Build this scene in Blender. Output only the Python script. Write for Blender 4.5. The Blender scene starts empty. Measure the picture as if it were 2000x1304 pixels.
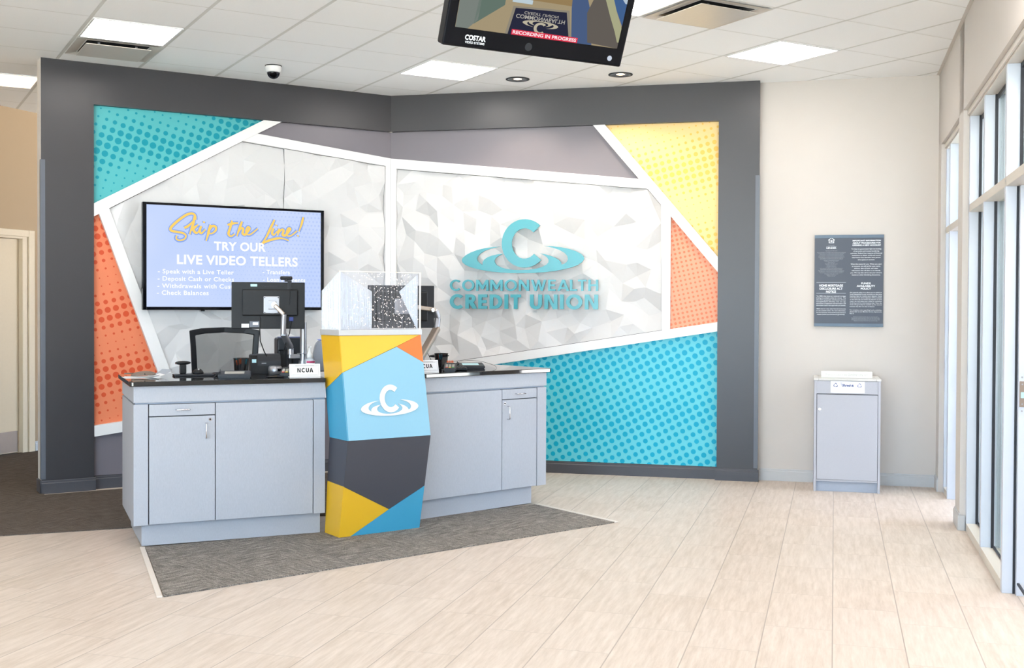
import bpy, bmesh, math, random
from mathutils import Vector, Matrix
from mathutils.geometry import delaunay_2d_cdt
random.seed(7)
C = bpy.context.scene.collection
R = math.radians
CEIL = 3.322
EXPO = .88
DISP = 2**-EXPO      # brightness of screens relative to the room lights

# ------------------------------------------------------------------ materials
def srgb(c):
    return tuple((v/255/12.92 if v/255 <= .04045 else ((v/255+.055)/1.055)**2.4) for v in c) + (1,)
class NT:
    def __init__(s, name):
        s.m = bpy.data.materials.new(name); s.m.use_nodes = True; s.t = s.m.node_tree
        s.b = s.t.nodes['Principled BSDF']; s.o = s.t.nodes['Material Output']
    def n(s, typ, **k):
        x = s.t.nodes.new(typ)
        for a, v in k.items(): setattr(x, a, v)
        return x
    def l(s, a, b): s.t.links.new(a, b)
    def v(s, x, sock):
        if isinstance(x, (int, float)): sock.default_value = x
        else: s.l(x, sock)
    def math(s, op, a, b=0., c=None):
        x = s.n('ShaderNodeMath', operation=op); s.v(a, x.inputs[0]); s.v(b, x.inputs[1])
        if c is not None: s.v(c, x.inputs[2])
        return x.outputs[0]
    def mix(s, f, a, b):
        x = s.n('ShaderNodeMix', data_type='RGBA'); s.v(f, x.inputs[0])
        for val, i in ((a, 6), (b, 7)):
            if isinstance(val, tuple): x.inputs[i].default_value = val
            else: s.l(val, x.inputs[i])
        return x.outputs[2]
    def coords(s, ang=0., obj=True):
        tc = s.n('ShaderNodeTexCoord'); mp = s.n('ShaderNodeMapping')
        mp.inputs['Rotation'].default_value = (0, 0, ang)
        s.l(tc.outputs['Object'], mp.inputs[0]); return mp.outputs[0]
    def noise(s, vec, scale, detail=4, rough=.55):
        x = s.n('ShaderNodeTexNoise'); s.l(vec, x.inputs['Vector'])
        x.inputs['Scale'].default_value = scale; x.inputs['Detail'].default_value = detail
        x.inputs['Roughness'].default_value = rough; return x.outputs['Fac']
    def bump(s, h, strength=.2, dist=.002):
        x = s.n('ShaderNodeBump'); x.inputs['Strength'].default_value = strength
        x.inputs['Distance'].default_value = dist; s.l(h, x.inputs['Height']); s.l(x.outputs[0], s.b.inputs['Normal'])
def plain(name, col, rough=.5, metal=0., var=.04, scale=40, bump=0., spec=.5, coat=0.):
    t = NT(name); c = srgb(col); t.b.inputs['Roughness'].default_value = rough; t.b.inputs['Metallic'].default_value = metal
    t.b.inputs['Specular IOR Level'].default_value = spec; t.b.inputs['Coat Weight'].default_value = coat
    vec = t.coords(); f = t.noise(vec, scale)
    lo = tuple(x*(1-var) for x in c[:3])+(1,); hi = tuple(min(1, x*(1+var)) for x in c[:3])+(1,)
    t.l(t.mix(f, lo, hi), t.b.inputs['Base Color'])
    if bump: t.bump(t.noise(vec, scale*6), bump)
    return t.m
def emit(name, col, st):
    t = NT(name); e = t.n('ShaderNodeEmission'); e.inputs[0].default_value = srgb(col); e.inputs[1].default_value = st
    t.l(e.outputs[0], t.o.inputs[0]); return t.m
def sheet(name, tint=(1, 1, 1, 1), body=None, amount=0.):
    """thin clear sheet: mostly passes light straight through, mirrors a little at grazing angles"""
    t = NT(name); tr = t.n('ShaderNodeBsdfTransparent'); tr.inputs[0].default_value = tint
    gl = t.n('ShaderNodeBsdfGlossy'); gl.inputs['Roughness'].default_value = .02
    lw = t.n('ShaderNodeLayerWeight'); lw.inputs[0].default_value = .5     # symmetric on both faces of the sheet
    fr = t.math('ADD', t.math('MULTIPLY', t.math('POWER', lw.outputs['Facing'], 5.), .6), .02)
    mx = t.n('ShaderNodeMixShader'); t.l(fr, mx.inputs[0]); t.l(tr.outputs[0], mx.inputs[1]); t.l(gl.outputs[0], mx.inputs[2])
    out = mx.outputs[0]
    if body:
        d = t.n('ShaderNodeBsdfDiffuse'); d.inputs[0].default_value = srgb(body)
        m2 = t.n('ShaderNodeMixShader'); m2.inputs[0].default_value = amount
        t.l(out, m2.inputs[1]); t.l(d.outputs[0], m2.inputs[2]); out = m2.outputs[0]
    t.l(out, t.o.inputs[0]); return t.m
def dots(name, base, dot, ang, pitch, rmid, ramp, wang, wlen, phase, wig=.0, rough=.4):
    """halftone print: grid of round dots whose size swells and shrinks in waves (object x along wall, z up)"""
    t = NT(name); t.b.inputs['Roughness'].default_value = rough; t.b.inputs['Specular IOR Level'].default_value = .25
    tc = t.n('ShaderNodeTexCoord'); sp = t.n('ShaderNodeSeparateXYZ'); t.l(tc.outputs['Object'], sp.inputs[0])
    x, z = sp.outputs[0], sp.outputs[2]
    ca, sa = math.cos(ang), math.sin(ang)
    X = t.math('ADD', t.math('MULTIPLY', x, ca/pitch), t.math('MULTIPLY', z, sa/pitch))
    Y = t.math('ADD', t.math('MULTIPLY', x, -sa/pitch), t.math('MULTIPLY', z, ca/pitch))
    cx, cy = t.math('FLOOR', X), t.math('FLOOR', Y)
    fx = t.math('SUBTRACT', t.math('SUBTRACT', X, cx), .5); fy = t.math('SUBTRACT', t.math('SUBTRACT', Y, cy), .5)
    d = t.math('SQRT', t.math('ADD', t.math('MULTIPLY', fx, fx), t.math('MULTIPLY', fy, fy)))
    w = t.math('ADD', t.math('MULTIPLY', cx, math.cos(wang)*pitch*math.tau/wlen), t.math('MULTIPLY', cy, math.sin(wang)*pitch*math.tau/wlen))
    w2 = t.math('SINE', t.math('ADD', t.math('MULTIPLY', cx, .37), t.math('MULTIPLY', cy, .21)))
    s = t.math('SINE', t.math('ADD', t.math('ADD', w, phase), t.math('MULTIPLY', w2, wig)))
    r = t.math('ADD', t.math('MULTIPLY', s, ramp), rmid)
    e = t.math('MULTIPLY', t.math('SUBTRACT', r, d), 22.); cl = t.n('ShaderNodeClamp'); t.l(e, cl.inputs[0])
    t.l(t.mix(cl.outputs[0], srgb(base), srgb(dot)), t.b.inputs['Base Color']); return t.m

M = {}
M['wall'] = plain('beige_wall_paint', (203, 196, 189), .7, var=.015, scale=6, bump=.05)
M['hall'] = plain('warm_dimmed_wall_paint', (166, 142, 112), .75, var=.015, scale=6, bump=.05)  # beige wall paint with the hallway's dim warm light put into its colour
M['dark'] = plain('charcoal_wall_paint', (58, 57, 60), .34, var=.03, scale=8)
M['panelgrey'] = plain('grey_panel_paint', (116, 111, 118), .32, var=.02, scale=8)
M['base_dark'] = plain('charcoal_base', (72, 72, 78), .45)
M['base_light'] = plain('light_grey_base', (190, 190, 190), .5)
M['white'] = plain('white_lacquer', (226, 225, 224), .35, var=.01)
M['relief'] = plain('white_relief', (205, 204, 204), .42, var=.008)
M['frame'] = plain('white_metal_frame', (196, 203, 214), .35, var=.01)
M['frame_side'] = plain('cream_metal_frame', (206, 198, 188), .4, var=.01)
M['gasket'] = plain('black_gasket', (22, 24, 34), .5)
M['guard'] = plain('grey_corner_guard', (92, 97, 106), .35)
def laminate():
    t = NT('blue_grey_laminate'); v = t.coords(); t.b.inputs['Roughness'].default_value = .5
    mp = t.n('ShaderNodeMapping'); mp.inputs['Scale'].default_value = (260, 260, 60); t.l(v, mp.inputs[0])
    f = t.noise(mp.outputs[0], 1., 2); f2 = t.noise(v, 3.)
    a = t.mix(f, srgb((160, 163, 171)), srgb((178, 181, 189))); t.l(t.mix(t.math('MULTIPLY', f2, .3), a, srgb((166, 168, 175))), t.b.inputs['Base Color'])
    return t.m
M['lam'] = laminate()
M['granite'] = plain('black_polished_granite', (14, 14, 17), .04, var=.5, scale=300, coat=.5)
M['black'] = plain('black_plastic', (20, 21, 24), .42, spec=.3)
M['black2'] = plain('charcoal_plastic', (38, 40, 45), .45, spec=.35)
M['blackgloss'] = plain('glossy_black_plastic', (9, 10, 15), .08, spec=.2)
M['silver'] = plain('silver_painted_metal', (158, 158, 163), .32, .7)
M['chrome'] = plain('chrome', (215, 215, 218), .15, 1.)
M['tan_metal'] = plain('tan_metal', (178, 164, 152), .35, .6)
M['paper'] = plain('white_paper', (240, 240, 242), .7, var=.01)
M['brown'] = plain('brown_leatherette', (112, 96, 84), .45, var=.15, scale=60)
M['cream'] = plain('cream_plank', (238, 237, 228), .6, var=.02)
M['k_yellow'] = plain('kiosk_yellow', (236, 184, 58), .4, var=.01)
M['k_yellow2'] = plain('kiosk_deep_yellow', (220, 172, 36), .4, var=.01)
M['k_orange'] = plain('kiosk_orange', (226, 118, 50), .4, var=.01)
M['k_lblue'] = plain('kiosk_light_blue', (136, 184, 206), .4, var=.01)
M['k_blue'] = plain('kiosk_blue', (60, 150, 186), .4, var=.01)
M['k_dark'] = plain('kiosk_charcoal', (64, 65, 74), .45, var=.01)
M['k_cap'] = plain('brushed_aluminium', (205, 206, 208), .35, .35)
M['teal'] = plain('teal_letter_acrylic', (56, 152, 164), .25, var=.02)
M['hinge'] = plain('bronze_metal', (140, 124, 112), .4, .6)
M['text_white'] = plain('white_print', (235, 238, 242), .6, var=0)
M['text_grey'] = plain('grey_print', (160, 166, 176), .6, var=0)
M['text_black'] = plain('black_print', (25, 25, 28), .6, var=0)
M['text_pale'] = plain('pale_grey_print', (196, 194, 188), .6, var=0)
M['navy'] = plain('navy_print', (32, 66, 130), .6, var=0)
M['navy2'] = plain('slate_print', (96, 108, 160), .6, var=0)
M['board'] = plain('slate_board', (66, 72, 84), .4)
M['board2'] = plain('slate_blue_rail', (86, 104, 122), .35)
M['light'] = emit('light_panel_diffuser', (255, 248, 242), 8.)
M['light_hall'] = emit('warm_light_panel_diffuser', (255, 218, 176), 2.3)
M['lamp'] = emit('downlight_lamp', (255, 226, 190), 3.)
M['glass'] = sheet('window_glass', (.93, .97, .96, 1))
M['acrylic'] = sheet('clear_acrylic', (.98, .985, 1, 1))
M['frost'] = sheet('etched_acrylic', (.97, .98, 1, 1), (240, 244, 250), .62)
M['fibre'] = plain('white_etched_line', (240, 246, 255), .3, var=0)
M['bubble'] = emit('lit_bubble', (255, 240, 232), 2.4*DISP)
M['edge'] = plain('lit_acrylic_edge', (255, 244, 228), .4, var=0)
M['mesh'] = sheet('chair_mesh', (1, 1, 1, 1), (44, 40, 36), .62)
M['bottle'] = sheet('clear_bottle', (.9, .95, 1, 1), (225, 232, 240), .3)
M['red'] = plain('red_plastic', (214, 70, 50), .4); M['orange'] = plain('orange_pen', (226, 108, 56), .4)
M['cyan'] = plain('teal_pen', (40, 150, 176), .4); M['green'] = plain('green_key', (70, 170, 90), .4)
M['ykey'] = plain('yellow_key', (240, 200, 60), .4); M['pink'] = plain('magenta_label', (190, 50, 100), .5)
M['bluelabel'] = plain('blue_label', (60, 90, 180), .5); M['keygrey'] = plain('grey_key', (170, 168, 160), .5)
M['bluecable'] = plain('blue_plug', (30, 52, 130), .4); M['lblue'] = plain('pale_blue_sticker', (176, 214, 222), .5)
M['smoke'] = sheet('smoked_dome', (.25, .25, .3, 1), (20, 20, 24), .3)

def teal_dots():
    M['d_ul'] = dots('teal_halftone_fine', (80, 168, 172), (12, 136, 152), R(-17)+R(0), .0655, .27, .15, R(-62), .62, 1.1, .7)
    M['d_lr'] = dots('teal_halftone_even', (98, 198, 212), (0, 162, 194), R(28), .0645, .36, .025, R(70), .5, 0., .5)
    M['d_ol'] = dots('orange_halftone_left', (222, 128, 92), (204, 80, 46), R(14), .064, .25, .15, R(100), .55, .9, .8)
    M['d_or'] = dots('orange_halftone_right', (232, 160, 128), (228, 122, 86), R(12), .0385, .34, .08, R(90), 1.6, .6, .2)
    M['d_ye'] = dots('yellow_halftone', (238, 206, 142), (236, 188, 88), R(14), .058, .24, .15, R(85), .75, 2.2, .5)
teal_dots()

def floor_tile():
    t = NT('pale_stone_plank_tile'); TH = .2781; w = .29892; L = 2.08*w; o = .00215
    tc = t.n('ShaderNodeTexCoord'); sp = t.n('ShaderNodeSeparateXYZ'); t.l(tc.outputs['Object'], sp.inputs[0]); x, y = sp.outputs[0], sp.outputs[1]
    c, s = math.cos(TH), math.sin(TH)
    X = t.math('DIVIDE', t.math('SUBTRACT', t.math('SUBTRACT', t.math('MULTIPLY', x, c), t.math('MULTIPLY', y, s)), o), w)
    row = t.math('FLOOR', X); fx = t.math('SUBTRACT', X, row)
    Yb = t.math('ADD', t.math('MULTIPLY', x, s/L), t.math('MULTIPLY', y, c/L))
    Y = t.math('ADD', t.math('SUBTRACT', Yb, 17.6/2.08), t.math('MULTIPLY', t.math('ADD', row, 1.), .333))
    col = t.math('FLOOR', Y); fy = t.math('SUBTRACT', Y, col)
    ex = t.math('MULTIPLY', t.math('MINIMUM', fx, t.math('SUBTRACT', 1., fx)), w)
    ey = t.math('MULTIPLY', t.math('MINIMUM', fy, t.math('SUBTRACT', 1., fy)), L)
    def line(e, hw):
        q = t.math('DIVIDE', t.math('SUBTRACT', hw, e), .0012); cl = t.n('ShaderNodeClamp'); t.l(q, cl.inputs[0]); return cl.outputs[0]
    gx, gy = line(ex, .0032), line(ey, .0026)
    cb = t.n('ShaderNodeCombineXYZ'); t.l(t.math('MULTIPLY', X, 7.), cb.inputs[0]); t.l(t.math('MULTIPLY', Y, 1.4), cb.inputs[1])
    t.l(t.math('ADD', t.math('MULTIPLY', row, 3.7), t.math('MULTIPLY', col, 9.1)), cb.inputs[2])
    n1 = t.noise(cb.outputs[0], 1.6, 8, .7)
    cb2 = t.n('ShaderNodeCombineXYZ'); t.l(t.math('MULTIPLY', X, 1.6), cb2.inputs[0]); t.l(t.math('MULTIPLY', Y, 2.), cb2.inputs[1]); t.l(t.math('MULTIPLY', row, 5.3), cb2.inputs[2])
    n2 = t.noise(cb2.outputs[0], 2.2, 6, .65)
    wn = t.n('ShaderNodeTexWhiteNoise', noise_dimensions='2D'); cb3 = t.n('ShaderNodeCombineXYZ'); t.l(row, cb3.inputs[0]); t.l(col, cb3.inputs[1]); t.l(cb3.outputs[0], wn.inputs['Vector'])
    rp = t.n('ShaderNodeValToRGB'); t.l(n1, rp.inputs[0]); rp.color_ramp.elements[0].position = .34; rp.color_ramp.elements[1].position = .66
    rp.color_ramp.elements[0].color = srgb((174, 158, 143)); rp.color_ramp.elements[1].color = srgb((212, 199, 188))
    a = t.mix(t.math('MULTIPLY', n2, .7), rp.outputs[0], srgb((200, 185, 172)))
    a = t.mix(t.math('MULTIPLY', wn.outputs[0], .22), a, srgb((214, 203, 194)))
    a = t.mix(t.math('MULTIPLY', gx, .9), a, srgb((158, 146, 136))); a = t.mix(t.math('MULTIPLY', gy, .55), a, srgb((160, 148, 138)))
    t.l(a, t.b.inputs['Base Color']); t.b.inputs['Roughness'].default_value = .46; t.b.inputs['Specular IOR Level'].default_value = .35
    g = t.math('SUBTRACT', t.math('MULTIPLY', n1, .25), t.math('MAXIMUM', gx, gy)); t.bump(g, .25, .0015); return t.m
M['floor'] = floor_tile()
def carpet_mat(name, dark, mid, lite, ang):
    t = NT(name); v = t.coords(ang); t.b.inputs['Roughness'].default_value = .95; t.b.inputs['Specular IOR Level'].default_value = .1
    sx = t.n('ShaderNodeMapping'); sx.inputs['Scale'].default_value = (9, 95, 1); t.l(v, sx.inputs[0]); a = t.noise(sx.outputs[0], 1., 3, .6)
    sy = t.n('ShaderNodeMapping'); sy.inputs['Scale'].default_value = (60, 7, 1); t.l(v, sy.inputs[0]); b = t.noise(sy.outputs[0], 1., 3, .6)
    ck = t.noise(v, 2.6, 1, .3); sel = t.math('GREATER_THAN', ck, .5)
    f = t.math('ADD', t.math('MULTIPLY', a, t.math('SUBTRACT', 1., sel)), t.math('MULTIPLY', b, sel))
    fine = t.noise(v, 170., 3, .8)
    rp = t.n('ShaderNodeValToRGB'); t.l(t.math('ADD', t.math('MULTIPLY', f, .42), t.math('MULTIPLY', fine, .58)), rp.inputs[0])
    e = rp.color_ramp.elements; e[0].position = .38; e[0].color = srgb(dark); e[1].position = .64; e[1].color = srgb(lite)
    m = e.new(.5); m.color = srgb(mid); t.l(rp.outputs[0], t.b.inputs['Base Color']); t.bump(fine, .6, .004); return t.m
M['carpet'] = carpet_mat('grey_loop_carpet', (80, 76, 74), (122, 117, 112), (178, 171, 163), R(40))
M['carpet_hall'] = carpet_mat('brown_grey_loop_carpet', (66, 60, 56), (92, 84, 78), (118, 108, 100), R(22))
GRID_A = .52347; GX, GY = -.10352, 8.90373; T = .6096
def ceil_tile():
    t = NT('white_acoustic_ceiling_tile'); tc = t.n('ShaderNodeTexCoord'); sp = t.n('ShaderNodeSeparateXYZ'); t.l(tc.outputs['Object'], sp.inputs[0]); x, y = sp.outputs[0], sp.outputs[1]
    c, s = math.cos(GRID_A), math.sin(GRID_A); x0 = GX*c+GY*s; y0 = -GX*s+GY*c
    X = t.math('DIVIDE', t.math('SUBTRACT', t.math('ADD', t.math('MULTIPLY', x, c), t.math('MULTIPLY', y, s)), x0), T)
    Y = t.math('DIVIDE', t.math('SUBTRACT', t.math('SUBTRACT', t.math('MULTIPLY', y, c), t.math('MULTIPLY', x, s)), y0), T)
    def edge(q, hw):
        f = t.math('SUBTRACT', q, t.math('FLOOR', q)); e = t.math('MULTIPLY', t.math('MINIMUM', f, t.math('SUBTRACT', 1., f)), T)
        k = t.math('DIVIDE', t.math('SUBTRACT', hw, e), .004); cl = t.n('ShaderNodeClamp'); t.l(k, cl.inputs[0]); return cl.outputs[0]
    gx, gy = edge(X, .014), edge(Y, .008); v = t.coords(); n = t.noise(v, 140., 3, .7); n2 = t.noise(v, 12., 2)
    a = t.mix(n, srgb((242, 242, 241)), srgb((251, 251, 250))); a = t.mix(t.math('MULTIPLY', gx, .8), a, srgb((205, 204, 198))); a = t.mix(t.math('MULTIPLY', gy, .7), a, srgb((214, 212, 206)))
    t.l(a, t.b.inputs['Base Color']); t.b.inputs['Roughness'].default_value = .85; t.bump(t.math('SUBTRACT', t.math('MULTIPLY', n, .2), t.math('MAXIMUM', gx, gy)), .4, .004); return t.m
M['ceil'] = ceil_tile()

# ------------------------------------------------------------------ mesh tools
class MB:
    def __init__(s): s.bm = bmesh.new(); s.mi = 0
    def _add(s, vs, fs, smooth=False):
        v = [s.bm.verts.new(p) for p in vs]; out = []
        for f in fs:
            try:
                fc = s.bm.faces.new([v[i] for i in f]); fc.smooth = smooth; fc.material_index = s.mi; out.append(fc)
            except ValueError: pass
        return v
    def box(s, x0, x1, y0, y1, z0, z1, bev=0., mat=None, seg=2):
        b = bmesh.new(); bmesh.ops.create_cube(b, size=1)
        for v in b.verts: v.co = Vector(((x0+x1)/2+v.co.x*(x1-x0), (y0+y1)/2+v.co.y*(y1-y0), (z0+z1)/2+v.co.z*(z1-z0)))
        if bev: bmesh.ops.bevel(b, geom=b.edges[:], offset=bev, segments=seg, profile=.5, affect='EDGES')
        if mat: b.transform(mat)
        s._merge(b); return s
    def _merge(s, b, smooth=False):
        b.verts.index_update(); v = [s.bm.verts.new(x.co) for x in b.verts]
        for f in b.faces:
            n = s.bm.faces.new([v[x.index] for x in f.verts]); n.smooth = smooth or f.smooth; n.material_index = s.mi
        b.free()
    def prism(s, pts, z0, z1, axis='z', mat=None):
        """extrude a 2D outline; axis z: (x,y) outline, axis y: (x,z) outline from y=z0 to z1"""
        n = len(pts)
        if axis == 'z': lo = [(p[0], p[1], z0) for p in pts]; hi = [(p[0], p[1], z1) for p in pts]
        elif axis == 'y': lo = [(p[0], z0, p[1]) for p in pts]; hi = [(p[0], z1, p[1]) for p in pts]
        else: lo = [(z0, p[0], p[1]) for p in pts]; hi = [(z1, p[0], p[1]) for p in pts]
        fs = [tuple(range(n)), tuple(range(2*n-1, n-1, -1))]+[(i, (i+1) % n, n+(i+1) % n, n+i) for i in range(n)]
        vs = lo+hi
        if mat: vs = [mat @ Vector(p) for p in vs]
        s._add(vs, fs); return s
    def tube(s, pts, r, seg=10, caps=True, smooth=True, r2=None):
        pts = [Vector(p) for p in pts]; rings = []; n = len(pts)
        up = Vector((0, 0, 1)); prev = None
        for i, p in enumerate(pts):
            d = (pts[min(i+1, n-1)]-pts[max(i-1, 0)]).normalized()
            if prev is None: a = d.cross(up if abs(d.z) < .95 else Vector((1, 0, 0))).normalized()
            else: a = (prev-d*prev.dot(d)).normalized()
            prev = a; b = d.cross(a); rr = r if r2 is None else r+(r2-r)*i/(n-1)
            rings.append([p+(a*math.cos(k*math.tau/seg)+b*math.sin(k*math.tau/seg))*rr for k in range(seg)])
        vs = [q for g in rings for q in g]; fs = []
        for i in range(n-1):
            for k in range(seg): fs.append((i*seg+k, i*seg+(k+1) % seg, (i+1)*seg+(k+1) % seg, (i+1)*seg+k))
        s._add(vs, fs, smooth)
        if caps:
            s._add(rings[0], [tuple(range(seg))]); s._add(rings[-1], [tuple(range(seg))])
        return s
    def cyl(s, c, r, h, seg=32, r2=None, axis='z', smooth=True):
        c = Vector(c); d = {'z': Vector((0, 0, h)), 'y': Vector((0, h, 0)), 'x': Vector((h, 0, 0))}[axis]
        return s.tube([c, c+d], r, seg, r2=r2, smooth=smooth)
    def lathe(s, prof, c=(0, 0, 0), seg=32, smooth=True):
        vs = []; fs = []; n = len(prof)
        for (r, z) in prof:
            for k in range(seg): vs.append((c[0]+r*math.cos(k*math.tau/seg), c[1]+r*math.sin(k*math.tau/seg), c[2]+z))
        for i in range(n-1):
            for k in range(seg): fs.append((i*seg+k, i*seg+(k+1) % seg, (i+1)*seg+(k+1) % seg, (i+1)*seg+k))
        s._add(vs, fs, smooth); return s
    def ball(s, c, r, seg=10, sz=1.):
        b = bmesh.new(); bmesh.ops.create_uvsphere(b, u_segments=seg, v_segments=max(4, seg//2), radius=r)
        for v in b.verts: v.co = Vector((v.co.x+c[0], v.co.y+c[1], v.co.z*sz+c[2]))
        s._merge(b, True); return s
    def poly(s, pts): s._add(pts, [tuple(range(len(pts)))]); return s
    def mesh(s, me, mat=Matrix()):
        b = bmesh.new(); b.from_mesh(me); b.transform(mat)
        for f in b.faces: f.smooth = False
        s._merge(b); return s
    def build(s, name, m, parent=None, recalc=True):
        if recalc: bmesh.ops.recalc_face_normals(s.bm, faces=s.bm.faces[:])
        me = bpy.data.meshes.new(name); s.bm.to_mesh(me); s.bm.free()
        for x in (m if isinstance(m, (list, tuple)) else [m]): me.materials.append(x)
        o = bpy.data.objects.new(name, me); C.objects.link(o)
        if parent: o.parent = parent
        return o
def place(o, loc, rz=0.): o.location = loc; o.rotation_euler = (0, 0, rz); return o
def tag(o, label=None, cat=None, group=None, kind=None):
    if label: o['label'] = label
    if cat: o['category'] = cat
    if group: o['group'] = group
    if kind: o['kind'] = kind
    return o
def thing(name, label, cat, loc=(0, 0, 0), rz=0., group=None):
    o = bpy.data.objects.new(name, None); C.objects.link(o); o.empty_display_size = .1
    place(o, loc, rz); return tag(o, label, cat, group)
def struct(o): o['kind'] = 'structure'; return o
def copy_tree(o, parent=None):
    c = o.copy(); C.objects.link(c)
    if parent: c.parent = parent
    for ch in list(o.children): copy_tree(ch, c)
    return c
_tc = {}
def text_mesh(txt, size=1., ext=.0, bold=0., align='LEFT', shear=0., spacing=1.):
    key = (txt, size, ext, bold, align, shear, spacing)
    if key in _tc: return _tc[key]
    cu = bpy.data.curves.new('lettering', 'FONT'); cu.body = txt; cu.size = size; cu.extrude = ext; cu.offset = bold*size
    cu.align_x = align; cu.shear = shear; cu.space_character = spacing; cu.resolution_u = 4 if size > .03 else 2; cu.fill_mode = 'BOTH' if ext else 'FRONT'
    o = bpy.data.objects.new('lettering', cu); C.objects.link(o); bpy.context.view_layer.update()
    me = bpy.data.meshes.new_from_object(o.evaluated_get(bpy.context.evaluated_depsgraph_get()))
    bpy.data.objects.remove(o); _tc[key] = me; return me
def bounds(me):
    xs = [v.co.x for v in me.vertices]; ys = [v.co.y for v in me.vertices]; return min(xs), max(xs), min(ys), max(ys)
FRONT = Matrix.Rotation(math.pi/2, 4, 'X')     # text plane to x-z plane facing -y
def put_text(mb, txt, x0, x1, z0, z1, y, ext=.0, bold=0., spacing=1., shear=0.):
    """fit text in the box x0..x1, z0..z1 (z range = glyph bounds) on the plane y (facing -y)"""
    me = text_mesh(txt, 1., 0., bold, 'LEFT', shear, spacing); a, b, c, d = bounds(me)
    sx = (x1-x0)/(b-a); sz = (z1-z0)/(d-c)
    mt = Matrix.Translation((x0-a*sx, y, z0-c*sz)) @ Matrix(((sx, 0, 0, 0), (0, 0, -1, 0), (0, sz, 0, 0), (0, 0, 0, 1)))
    if not ext: mb.mesh(me, mt)
    else:
        b2 = bmesh.new(); b2.from_mesh(me); b2.transform(mt)
        for f in b2.faces: f.smooth = False
        r = bmesh.ops.extrude_face_region(b2, geom=b2.faces[:])
        for v in r['geom']:
            if isinstance(v, bmesh.types.BMVert): v.co.y -= ext
        mb._merge(b2)
    return mb
def line_text(mb, txt, x0, cap, z, y, bold=0., align='L', width=None, spacing=1.):
    """one line of text, cap height `cap`, baseline z"""
    me = text_mesh(txt, 1., 0., bold, 'LEFT', 0., spacing); a, b, c, d = bounds(me); k = cap/.727; sx = k
    if width: sx = width/(b-a)
    w = (b-a)*sx; xs = x0-a*sx if align == 'L' else x0-a*sx-w/2
    mt = Matrix.Translation((xs, y, z)) @ Matrix(((sx, 0, 0, 0), (0, 0, -1, 0), (0, k, 0, 0), (0, 0, 0, 1))); mb.mesh(me, mt)
def clip_poly(pts, k): return pts

# ------------------------------------------------------------------ frames
P0, P1W, P2W = -.5482223, .2377082, .2535638
CORN = Vector((-1.089, 10.129, 0))
A0, A1, A2 = -P0, -P1W, -P2W          # rotation of the local frames (x along wall, y into wall, z up)
W2C = Vector((3.4351, 9.1147, 0))
TH = .2780784
E1 = Vector((math.cos(TH), -math.sin(TH), 0)); D1 = Vector((math.sin(TH), math.cos(TH), 0))
def on(rz, o, x, y, z=0.):
    c, s = math.cos(rz), math.sin(rz); return Vector((o[0]+x*c-y*s, o[1]+x*s+y*c, z))

# ------------------------------------------------------------------ floor, ceiling, shell
struct(place(MB().box(-7.5, 6.5, -3.2, 15, -.1, 0).build('floor', M['floor']), (0, 0, 0)))
struct(place(MB().box(-7.5, 6.5, -3.2, 15, CEIL, CEIL+.1).build('ceiling', M['ceil']), (0, 0, 0)))
# feature wall left (local x from -2.92 to 0)
REC = .05
def feature(name, rz, x0, x1, ox0, ox1, oz0, oz1, thick, extra=None):
    m = MB(); mb = m.box
    mb(x0, ox0, 0, thick, 0, CEIL) if ox0 > x0 else None
    mb(ox1, x1, 0, thick, 0, CEIL) if x1 > ox1 else None
    mb(ox0, ox1, 0, thick, oz1, CEIL); mb(ox0+(-.0207 if ox0 == 0 else 0), ox1+(.0207 if ox1 == 0 else 0), REC, thick, 0, oz1)
    return struct(place(m.build(name, M['dark']), CORN, rz))
feature('wall_left', A0, -2.925, 0, -2.54, 0, 0, 3.003, .16)
feature('wall_middle', A1, 0, 3.222, 0, 2.888, 0, 3.003, .095)
# lighter painted end face of the left feature wall
struct(place(MB().box(-2.9262, -2.9245, .0, .16, .105, CEIL-.001).build('trim_1', M['wall']), CORN, A0))
# baseboards
def base(name, rz, org, x0, x1, yf, m, ends=(0, 0), h=.1):
    b = MB(); b.prism([(yf, 0), (yf-.012, 0), (yf-.012, h-.022), (yf-.007, h-.016), (yf-.007, h-.004), (yf-.003, h), (yf, h)], x0-ends[0]*.012, x1+ends[1]*.012, 'x')
    return struct(place(b.build(name, m), org, rz))
base('baseboard_left', A0, CORN, -2.925, -2.53, 0, M['base_dark'], (1, 0))
base('baseboard_left_inner', A0, CORN, -2.528, -.03, REC-.0, M['base_dark'])
base('baseboard_middle_inner', A1, CORN, .01, 2.874, REC-.0, M['base_dark'])
base('baseboard_middle', A1, CORN, 2.876, 3.222, 0, M['base_dark'], (0, 1))
b = MB().box(-2.937, -2.9265, -.012, .16, 0, .1); struct(place(b.build('baseboard_left_end', M['base_dark']), CORN, A0))
# sign wall
struct(place(MB().box(-1.56, .35, 0, .15, 0, CEIL).build('wall_back', M['wall']), W2C, A2))
base('baseboard_back', A2, W2C, -1.40, -.013, 0, M['base_light'])
# hallway wall with door
HW = Vector((-4.842, 10.698, 0)); HA = math.atan2(.932, .361)
h = MB(); h.box(-9.5, -.74, -0, .15, 0, CEIL); h.box(.36, 4.2, 0, .15, 0, CEIL); h.box(-.74, .36, 0, .15, 2.12, CEIL)
struct(place(h.build('wall_hall', M['hall']), HW, HA))
base('baseboard_hall', HA, HW, .425, 4.1, 0, M['base_light'])
struct(place(MB().box(-1.1, .7, .155, .2, 0, 2.3).build('door_gap_light_block', M['hall']), HW, HA))  # unseen slab added to stop outside light showing under the door
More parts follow.
